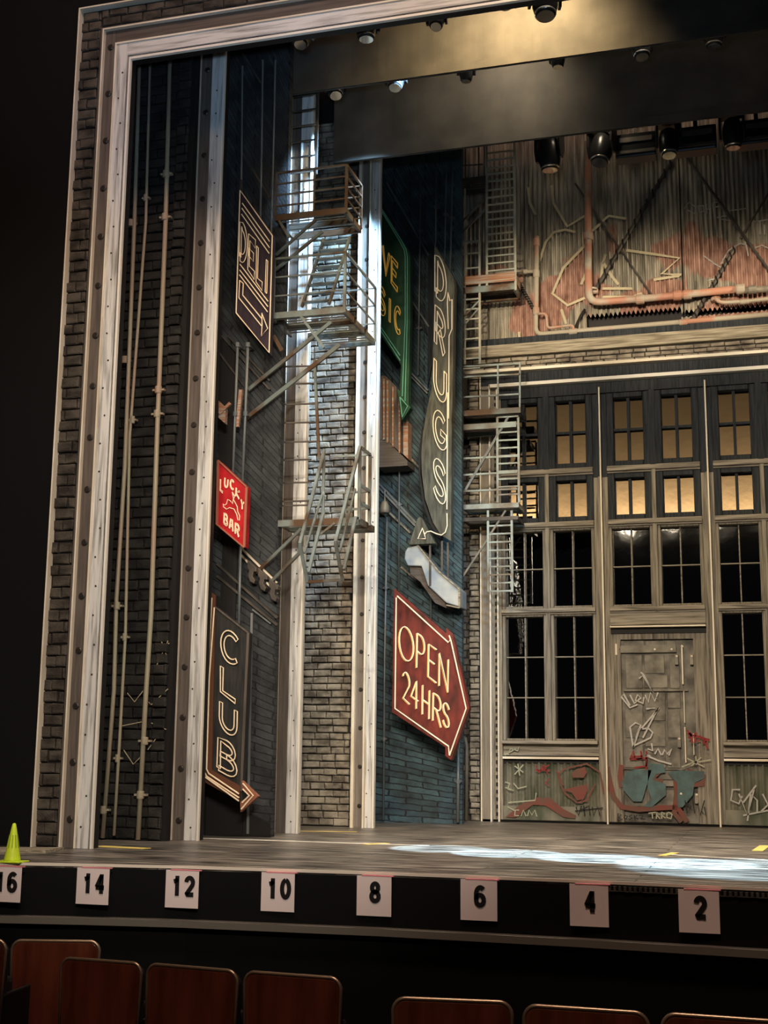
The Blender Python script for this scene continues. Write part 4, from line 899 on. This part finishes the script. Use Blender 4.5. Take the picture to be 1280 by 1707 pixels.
# lintel and door
dz = thing('door_lintel', 'broad weathered timber lintel with cream edge over the steel door', 'lintel', (-1.25, 6.2, 2.0))
mb = MB(); mb.box(-1.735, -.765, 6.19, 6.42, 2.03, 2.155); ob('board', mb, m_woodh, dz); mb = MB(); mb.box(-1.735, -.765, 6.13, 6.42, 2.00, 2.015); ob('edge_trim', mb, m_trim, dz)
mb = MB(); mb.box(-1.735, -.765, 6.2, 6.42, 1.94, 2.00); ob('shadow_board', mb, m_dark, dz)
def sD(pts): return [(820+x/2.783, 1000+y/2.783) for x, y in pts]
m_door = mat('scuffed_grey_steel', (.06,.052,.04), .5, .1, col2=(.19,.17,.135), nscale=5, contrast=(.35,.62), bump=.3)
m_doorp = mat('plate_steel', (.085,.075,.058), .5, .1, col2=(.24,.215,.17), nscale=6, bump=.3)
dr = thing('door_1', 'grey riveted steel door with hinges, bolts and graffiti in the centre bay', None, (-1.25, 6.25, 0)); dr['kind'] = 'structure'
mb = MB(); mb.box(-1.735, -1.64, 6.22, 6.42, .001, 1.96); mb.box(-.90, -.765, 6.22, 6.42, .001, 1.96); mb.box(-1.64, -.90, 6.22, 6.42, 1.88, 1.96); ob('door_frame', mb, m_wood, dr)
def pb(x0, y0, x1, y1):        # crop-rectangle -> world x0,x1,z0,z1
    a = P(*sD([(x0,y0)])[0], 6.25); b = P(*sD([(x1,y1)])[0], 6.25); return min(a.x,b.x), max(a.x,b.x), min(a.z,b.z), max(a.z,b.z)
mb = MB(); mb.box(-1.64, -.90, 6.27, 6.38, .02, 1.88); leaf = ob('door_leaf', mb, m_door, dr)
for x0, y0, x1, y1 in ((612,190,705,240),(712,190,800,240),(808,190,852,240),(618,255,698,410),(706,255,800,340),(706,350,815,408),(822,255,872,410),(615,430,702,640),(708,430,806,560),(812,430,875,502),(812,510,875,640),(708,572,806,680),(615,650,702,780),(812,650,875,780),(708,690,806,780),(640,790,720,835),(730,790,880,835),(600,880,720,960),(735,880,860,960)):
    a = pb(x0,y0,x1,y1); mb = MB(); mb.box(a[0], a[1], 6.258, 6.275, a[2], a[3]); ob('steel_plate', mb, m_doorp, leaf, bevel=.004)
def fit(name, x0, y0, x1, y1, d, m, p=dr, bolts=()):
    a = pb(x0,y0,x1,y1); mb = MB(); mb.box(a[0], a[1], 6.25-d, 6.27, a[2], a[3]); o = ob(name, mb, m, p, bevel=.003)
    if bolts:
        mb = MB()
        for x, y in bolts: c = P(*sD([(x,y)])[0], 6.25-d); mb.lathe([(.012,0),(.012,.004),(.006,.010)], (c.x, 6.25-d, c.z), (0,-1,0), 10)
        ob('rivet', mb, m_trim, o)
    return o
fit('strap_hinge', 575, 213, 855, 244, .02, m_doorp, bolts=((593,230),(755,230),(833,230))); fit('strap_hinge', 590, 836, 892, 866, .02, m_doorp, bolts=((612,850),(775,850),(855,850)))
fit('hinge_pin', 572, 205, 582, 256, .035, m_trim); fit('hinge_pin', 588, 820, 597, 874, .035, m_rust)
fit('cross_strap', 610, 414, 910, 424, .015, m_doorp); fit('cross_strap', 600, 966, 890, 974, .012, m_dark); fit('cross_strap', 605, 782, 895, 790, .012, m_doorp)
fit('locking_bar', 877, 210, 890, 392, .03, m_trim, bolts=((883,216),)); fit('locking_bar', 888, 424, 897, 572, .03, m_trim); fit('locking_bar', 892, 590, 903, 756, .025, m_trim); fit('locking_bar', 932, 620, 940, 720, .03, m_trim)
for x, y in ((848,262),(918,262),(860,645),(868,900),(941,905)): fit('latch_case', x, y-8, x+18, y+40, .045, m_pipe, bolts=((x+9,y),))
m_sw = mat('white_spray_paint', (.46,.44,.40), .6); m_sr = mat('red_spray_paint', (.22,.02,.02), .6); m_st = mat('teal_spray_paint', (.06,.085,.08), .6, col2=(.085,.14,.14), nscale=9); m_sy = mat('cream_spray_paint', (.34,.33,.23), .6); m_sk = mat('black_spray_paint', (.015,.015,.015), .6); m_so = mat('rust_red_roller_paint', (.17,.045,.033), .6, col2=(.115,.062,.042), nscale=8)
def flat(parent, polys, m, Y, name='graffiti', label=None):
    for s in polys: mb = MB(); mb.slab(sD(s), Y, .003); ob(name, mb, m, parent, label)
YP = 6.19
# roller lettering across the door foot
flat(dr, [[(612,885),(600,850),(625,800),(665,785),(740,790),(712,880),(695,935),(655,935)],[(725,758),(792,762),(806,800),(762,808),(748,835),(806,855),(806,905),(740,962),(704,958),(738,920),(722,870)],[(812,800),(872,790),(984,796),(984,828),(938,850),(932,905),(884,962),(862,962),(860,850)]], m_st, YP+.012, label='teal painted lettering fill')
paint(dr, [sD(s) for s in ([(535,775),(548,850),(565,915),(600,960),(680,972),(770,965),(860,962),(905,1030)],[(600,765),(594,820),(600,870)],[(648,868),(655,912),(685,912),(703,868)],[(772,798),(748,832),(792,842)],[(742,885),(778,905),(742,922)],[(852,815),(856,900),(846,990),(880,1030)],[(905,792),(984,820),(980,852),(902,862),(895,925)])], .052, m_so, YP+.016, label='rust red painted lettering')
paint(dr, [sD(s) for s in ([(640,490),(610,435),(600,450),(640,500),(675,485)],[(640,440),(660,480),(690,455),(675,440),(665,465),(700,480),(705,450)],[(710,440),(725,475),(735,430),(755,470),(770,430)],[(690,335),(705,350),(770,465),(700,350),(682,365)],[(655,685),(640,590),(665,570),(690,580),(655,685),(680,600),(725,595),(745,615),(735,640),(650,680)],[(690,600),(775,500),(715,505)],[(770,500),(700,640)],[(722,690),(745,700),(740,665)],[(755,715),(770,690),(785,720)],[(790,720),(800,695),(812,715),(833,690),(820,722)],[(712,720),(770,745),(832,762)],[(712,720),(735,725)])], .017, m_sw, YP+.02, label='white sprayed tag')
paint(dr, [sD(s) for s in ([(640,740),(655,700),(665,745)],[(645,728),(700,725)],[(690,700),(695,735),(670,740)],[(716,700),(716,790)],[(640,740),(720,735),(715,770),(660,780)])], .017, m_sr, YP+.022, label='small red tag')
paint(dr, [sD(s) for s in ([(905,605),(925,630),(910,640)],[(920,615),(930,665)],[(945,615),(940,660),(965,650)],[(960,630),(985,650),(975,665),(1000,655)],[(985,640),(1000,690)],[(905,620),(1010,650)])], .02, m_sr, YP-.04, label='red scribble beside the bolt')
paint(dr, [sD(s) for s in ([(880,775),(930,755),(1015,742)],[(905,735),(985,775)],[(945,725),(948,765)],[(970,730),(925,770)])], .012, m_sy, YP-.04, label='pale star scribble')
paint(dr, [sD(s) for s in ([(583,1025),(585,990),(600,998),(588,1008),(605,1018),(583,1025)],[(615,1000),(628,1003),(622,1018),(613,1012),(615,1000)],[(650,998),(635,1004),(650,1012),(636,1020)],[(660,998),(662,1020)],[(675,998),(662,1008),(680,1018)],[(680,1000),(700,1000),(690,1018),(712,1018)],[(895,930),(905,990),(925,960),(900,940)],[(930,920),(940,990),(955,940),(965,1000),(985,930)],[(970,980),(992,1000),(985,960)])], .011, m_sk, YP-.02, label='black scrawled tags')
paint(dr, [sD(s) for s in ([(725,990),(760,985)],[(742,988),(745,1015)],[(762,1015),(765,985),(778,995),(765,1000),(780,1015)],[(785,985),(788,1015)],[(785,985),(802,992),(788,1000),(805,1012)],[(820,985),(835,995),(830,1015),(812,1010),(810,992),(820,985)])], .012, m_sy, YP-.02, label='cream scrawled tag')
# face on the dado left of the door
YQ = 6.172
flat(dado0, [[(390,785),(430,775),(440,800),(425,825),(375,825),(368,805)],[(330,880),(440,855),(445,880),(425,925),(395,930),(370,895)],[(62,1008),(130,950),(215,915),(270,920),(330,970),(390,1000),(385,1015),(330,1008),(250,955),(190,950),(110,1010)]], m_so, YQ, label='rust red painted face')
paint(dado0, [sD(s) for s in ([(340,780),(305,810),(320,860),(340,900),(395,940),(440,930),(480,850)],[(300,790),(330,860)],[(350,780),(440,760),(500,800),(520,900)])], .016, m_so, YQ, label='red face outline')
paint(dado0, [sD(s) for s in ([(75,720),(85,690),(120,700),(125,680)],[(60,720),(110,690)],[(105,770),(145,800)],[(145,765),(105,810)],[(120,760),(128,815)],[(60,845),(80,850),(75,880),(100,885),(62,870)],[(100,850),(120,875),(160,865)],[(125,975),(108,975),(105,1000),(125,1002)],[(135,1003),(145,975),(158,1003)],[(165,1003),(172,975),(185,998),(198,975),(208,1005)],[(75,940),(200,930),(205,895)],[(72,960),(110,980)])], .012, m_sy, YQ-.004, label='pale scrawls and tag')
paint(dado0, [sD(s) for s in ([(205,770),(220,800),(235,770)],[(210,800),(265,765)],[(240,765),(260,810)],[(200,790),(270,790)],[(265,830),(245,850),(265,860)])], .012, m_sr, YQ-.004, label='dark red tag')
paint(dado0, [sD(s) for s in ([(390,960),(400,1000),(415,955)],[(425,955),(430,1000)],[(410,975),(450,955),(455,1000)],[(465,960),(470,1000),(490,960),(500,1000)],[(385,980),(515,965)])], .012, m_sk, YQ-.004, label='black scrawl')
paint(dado2, [sD(s) for s in ([(1150,880),(1115,880),(1108,930),(1145,945),(1160,910)],[(1145,900),(1185,1000),(1215,880)],[(1165,940),(1225,860)],[(1185,1025),(1200,900),(1230,930),(1230,985)],[(1255,900),(1280,950),(1245,985)],[(1165,1000),(1290,975)])], .016, m_gw, YQ, label='pale scrawled tag')
mb = MB(); mb.box(-3.1, 1.6, 6.16, 6.42, .0005, .022); struct('baseboard_rear', mb, m_black)

# ------------------------------------------------------------------ black borders, battens and hanging lights
def border(label, Y, z, x0, x1, h=2.0):
    mb = MB(); n = 90; vs = []; fs = []
    for i in range(n+1):
        x = x0+(x1-x0)*i/n; y = Y+.0014*math.sin(i*.9)+.001*math.sin(i*2.3); vs += [(x,y,z),(x,y,z+h),(x,y+.02,z),(x,y+.02,z+h)]
    for i in range(n):
        a = i*4; b = a+4; fs += [(a,b,b+1,a+1),(a+2,a+3,b+3,b+2),(a,a+2,b+2,b),(a+1,b+1,b+3,a+3)]
    fs += [(0,1,3,2),(n*4,n*4+2,n*4+3,n*4+1)]
    t = thing('border_curtain', label, 'curtain', ((x0+x1)/2, Y, z)); ob('cloth', mb.add(vs, fs), m_border, t)
    mb = MB(); mb.box(x0, x1, Y-.014, Y-.008, z+.001, z+.075); ob('hem', mb, m_border, t); return t
border('front black border curtain with hem, warm light pooled at its upper middle', 2.9, 6.665, -4.19, 1.6, 1.6)
border('rear black border curtain hanging lower in front of the corrugated wall', 3.9, 6.436, -4.11, 1.6, 1.8)
m_lbody = mat('black_lamp_body', (.018,.018,.018), .3, .4); m_lens = mat('lamp_lens', (.30,.29,.25), .08, .8); m_chrome = mat('brushed_lamp_trim', (.55,.50,.40), .22, .9)
BAT = {1.75: 7.02, 3.25: 7.20, 4.7: 7.40}
for Y, z in BAT.items():
    t = thing('lighting_batten', {1.75: 'front steel batten hidden above the header', 3.25: 'steel lighting batten behind the front border', 4.7: 'rear steel lighting truss above the corrugated wall'}[Y], 'lighting bar', (-1.3, Y, z))
    mb = MB(); mb.tube([(-4.1,Y,z),(1.5,Y,z)], .025, 10); ob('pipe', mb, m_steeld, t)
    if Y == 4.7:
        mb = MB(); mb.tube([(-3.6,Y,z-.28),(1.5,Y,z-.28)], .02, 8)
        for i in range(18): x = -3.6+i*.3; mb.bar((x,Y,z), (x+.15,Y,z-.28), .016); mb.bar((x+.15,Y,z-.28), (x+.3,Y,z), .016)
        ob('lattice', mb, m_steeld, t)
def stage_light(label, loc, group=None, s=1.0, drop=.6):
    """moving head: base box clamped to the batten, yoke arms, drum head tilted in the yoke"""
    t = thing('stage_light', label, 'stage light', loc, group); o = Vector(loc)
    mb = MB(); mb.box(o.x-.13*s, o.x+.13*s, o.y-.09*s, o.y+.09*s, o.z+.36*s, o.z+.46*s); ob('base', mb, m_lbody, t, bevel=.01)
    mb = MB(); mb.box(o.x-.015, o.x+.015, o.y-.015, o.y+.015, o.z+.45*s, o.z+max(drop, .5*s)); mb.box(o.x-.03, o.x+.03, o.y-.035, o.y+.035, o.z+max(drop, .5*s)-.04, o.z+max(drop, .5*s)+.03); ob('clamp', mb, m_steeld, t)
    for sx in (-1, 1):
        mb = MB(); x = o.x+sx*.125*s; mb.prism([(x-.012, o.y-.05*s, o.z+.38*s),(x-.012,o.y+.05*s,o.z+.38*s),(x-.012,o.y+.06*s,o.z+.20*s),(x-.012,o.y+.03*s,o.z+.10*s),(x-.012,o.y-.03*s,o.z+.10*s),(x-.012,o.y-.06*s,o.z+.20*s)], (.024,0,0)); ob('yoke', mb, m_lbody, t, bevel=.004)
    ax = Vector((0, random.uniform(-.1,.45), 1)).normalized(); pv = o+Vector((0,0,.19*s)); b = pv-ax*.19*s
    mb = MB(); mb.lathe([(.05*s,.33*s),(.085*s,.30*s),(.105*s,.22*s),(.105*s,.10*s),(.090*s,.03*s),(.078*s,0)], b, ax, n=24); h = ob('head', mb, m_lbody, t, smooth=True)
    mb = MB(); mb.lathe([(.072*s,-.004),(.072*s,.012)], b, ax, n=24); ob('lens', mb, m_lens, h)
    mb = MB(); mb.lathe([(.084*s,.012),(.090*s,.018),(.090*s,.028),(.084*s,.034)], b, ax, n=24); ob('trim_ring', mb, m_chrome, h)
    return t
def hang(px, py, Y, tilt): q = P(px, py, Y); return q, (tilt[0], tilt[1], 0)
sl = None
for px, py, Y, lb, s in ((728,52,1.75,'small lit stage light peeking under the header, left of the large one',.6), (908,32,1.75,'large dark stage light under the header with warm glow behind it',.95), (838,16,1.75,'stage light half hidden by the header left of the large dark one',.9), (610,66,1.75,'dim stage light just under the header near its left',.8), (505,82,1.75,'dim stage light at left end beside the ladder',.7),
                     (777,135,3.25,'small lit stage light at hem of the front border, left one',.6), (930,112,3.25,'small lit stage light at hem of the front border, right one',.6), (1068,98,3.25,'dark stage light under the front border at right',.8), (1190,77,3.25,'dark stage light under the front border at far right',.8), (660,152,3.25,'dim stage light under the front border at left of centre',.75), (558,166,3.25,'dim stage light above the fire escape balcony',.75),
                     (916,283,4.7,'big lit stage light below the rear border, nearest the ladders',1.05), (1004,276,4.7,'big lit stage light below the rear border beside the upright pipe',1.05), (1115,262,4.7,'dark stage light below the rear border above the crossed braces',.9), (1222,246,4.7,'dark stage light below the rear border nearest the right edge',.9)):
    q = P(px, py, Y); t = stage_light(lb, q, 'stage lights hanging from the battens', s, BAT[Y]-q.z)
    t.rotation_euler = (0, 0, random.uniform(-.6,.6))
for px, lb in ((1060,'dark rectangular light housing on the rear truss, middle'), (1160,'dark rectangular light housing on the rear truss, right of middle'), (1262,'dark rectangular light housing on the rear truss, at the right edge')):
    q = P(px, 262-(px-1060)*.11, 4.75); t = thing('strip_light', lb, 'stage light', q)
    mb = MB(); mb.box(q.x-.2, q.x+.2, 4.72, 4.9, q.z, q.z+.25); ob('housing', mb, m_lbody, t, bevel=.015)
    mb = MB(); mb.box(q.x-.19, q.x+.19, 4.70, 4.72, q.z+.03, q.z+.06); mb.box(q.x-.16, q.x+.16, 4.705, 4.72, q.z+.15, q.z+.2); ob('louvre', mb, m_steeld, t)
    mb = MB(); mb.box(q.x-.02, q.x+.02, 4.78, 4.82, q.z+.25, q.z+.4); ob('clamp', mb, m_steeld, t)

# ------------------------------------------------------------------ numbered papers on the stage front
DG = {'0': [arc(.5,.5,.5,.5,90,450,24)], '1': [[(.62,-.1),(.62,1.1)],[(.66,.93),(.45,.80),(.12,.76)]], '2': [arc(.5,.72,.5,.28,175,-35,12)+[(.05,.0),(.06,.0),(1.1,.0)]],
      '4': [[(.72,-.1),(.72,1.08)],[(.70,1.0),(.0,.30)],[(-.12,.27),(1.12,.27)]], '6': [arc(.5,.28,.5,.29,0,360,20), arc(.55,.62,.55,.38,45,180,10)+[(.0,.3)]], '8': [arc(.5,.25,.5,.26,0,360,20), arc(.5,.76,.42,.24,0,360,20)]}
m_paper = mat('white_paper', (.82,.70,.66), .7); m_ink = mat('black_ink', (.012,.01,.01), .6); m_pt = mat('pink_tape', (.75,.25,.28), .5)
for i, (n, xl, xr, yt, yb) in enumerate(((16,-16,37,1444,1505),(14,129,183,1446.5,1509),(12,277,332,1450.5,1515),(10,436,491.5,1454.5,1521),(8,595,652.5,1460,1528.5),(6,767.5,828.5,1466,1536),(4,949,1013.5,1474,1546),(2,1130,1198,1483,1557))):
    Y = edgeY(-n*.3048-.2)-.034 if n > 10 else edgeY(-n*.3048)-.034
    if n < 10: Y = min(edgeY(-n*.3048-.11), edgeY(-n*.3048+.11))-.036
    a = P(xl, yt, Y); b = P(xr, yb, Y); a2 = P(xr, yt, Y)
    lbl = 'white paper sheet reading %d taped to the black stage front' % n
    t = thing('number_sheet', lbl, 'sign', ((a.x+b.x)/2, Y, b.z), 'numbered sheets along the stage front')
    x0, x1 = a.x, a2.x; z0, z1 = b.z, (a.z+a2.z)/2
    mb = MB(); N = 8; vs = []; fs = []
    for k in range(N+1):
        x = x0+(x1-x0)*k/N; c = .004*math.sin(math.pi*k/N)
        vs += [(x,Y-c*.3,z0),(x,Y-c*.3,z1),(x,Y+.0008,z0),(x,Y+.0008,z1)]
    for k in range(N):
        p_ = k*4; q_ = p_+4; fs += [(p_,q_,q_+1,p_+1),(p_+2,p_+3,q_+3,q_+2),(p_,p_+2,q_+2,q_),(p_+1,q_+1,q_+3,p_+3)]
    fs += [(0,1,3,2),(N*4,N*4+2,N*4+3,N*4+1)]
    ob('paper', mb.add(vs, fs), m_paper, t)
    mb = MB(); mb.box(x0+.03, x1+.01, Y-.0025, Y+.02, z1-.003, z1+.003); ob('tape', mb, m_pt, t)
    hh = .122; ww = .070; st = .026; txt = str(n); adv = .086; zz = z1-.030-hh
    for k, ch in enumerate(txt):
        wch = ww; cx = (x0+x1)/2+.008+(k-(len(txt)-1)/2)*adv
        mb = MB()
        for sk in DG[ch]:
            pts = [Vector((cx-wch/2+st/2+u*(wch-st), Y-.0062, zz+st/2+v*(hh-st))) for u, v in sk]
            mb.ribbon(pts, st, (0,.0012,0))
        ob('numeral', mb, m_ink, t)

# ------------------------------------------------------------------ auditorium seats
m_veneer = mat('mahogany_veneer', (.075,.018,.010), .25, col2=(.15,.040,.020), nscale=1.6, stretch=(6,6,1.0))
m_brass = mat('brass_edging', (.50,.36,.24), .3, .8); m_plush = mat('black_plush', (.02,.016,.018), .9)
def rrect(w_, h, r, n=8, taper=.0):
    pts = [(-w_/2+taper, -h), (w_/2-taper, -h)]
    pts += [(w_/2-r+r*math.cos(a), -r+r*math.sin(a)) for a in [math.pi/2*k/n for k in range(n+1)]]
    pts += [(-w_/2+r+r*math.cos(a), -r+r*math.sin(a)) for a in [math.pi/2+math.pi/2*k/n for k in range(n+1)]]
    return pts
def make_seat(label):
    t = thing('theatre_seat', label, 'seat', (0,0,0), 'theatre seats in the front rows')
    W, Hs, r = .515, .62, .055; pr = rrect(W-.016, Hs-.008, r-.008, taper=.02)
    mb = MB(); mb.prism([(x, .0, z-.008) for x, z in pr], (0,.014,0)); ob('back_panel', mb, m_veneer, t, bevel=.003)
    edge = [(x, .007, z) for x, z in rrect(W, Hs, r, taper=.02)]
    edge = edge[1:]+[edge[0]]
    mb = MB(); mb.tube(edge, .009, 8); ob('edge_trim', mb, m_brass, t, smooth=True)
    mb = MB(); mb.prism([(x, .015, z-.012) for x, z in rrect(W-.01, Hs-.02, r)], (0,.06,0)); ob('back_cushion', mb, m_plush, t, bevel=.02)
    mb = MB(); mb.box(-.23, .23, .10, .19, -.60, -.20); ob('seat_cushion', mb, m_plush, t, bevel=.03)
    for s in (-1, 1):
        mb = MB(); mb.box(s*.244-.012, s*.244+.012, .0, .34, -.98, -.27); ob('side_standard', mb, m_lbody, t, bevel=.01)
    return t
seats = [((18,1568),(168,1570),-.38,'seat at left in the farthest row, its top edge highest'), ((100,1597),(237,1607),-.36,'seat with rippled veneer highlights overlapping the one behind at left'), ((243,1607),(397,1620),-.34,'seat between the rippled one and the one left of the gap'),
         ((405,1620),(570,1632),-.34,'seat just left of the wide gap in the row'), ((-142,1562),(12,1568),-.30,'sliver of a seat at the left frame edge'), ((652,1664),(856,1672),-.32,'seat just right of the wide gap in the row'), ((870,1676),(1083,1690),-.32,'second seat right of the wide gap'), ((1100,1690),(1330,1706),-.32,'seat at the bottom right corner of the frame')]
proto = make_seat('mahogany backed theatre seat, '+seats[0][3])
for i, (a, b, z, lb) in enumerate(seats):
    A, B = F(*a, z), F(*b, z); c = (A+B)/2; ang = math.atan2(B.y-A.y, B.x-A.x)
    s = proto if i == 0 else dup(proto, c, label='mahogany backed theatre seat, '+lb)
    s.location = c; s.rotation_euler = (math.radians(0), 0, ang); k = (B-A).length/.53; s.scale = (k, k, 1)

# ------------------------------------------------------------------ rear of the house (seen reflected in the window panes)
mb = MB(); mb.box(-16, 9, -18.2, -18, 6.9, 14); struct('wall_house', mb, mat('warm_plaster', (.55,.47,.36), .8))
mb = MB(); mb.box(-16, 9, -18, -14.6, 6.5, 6.75); struct('trim_5', mb, m_umberh)
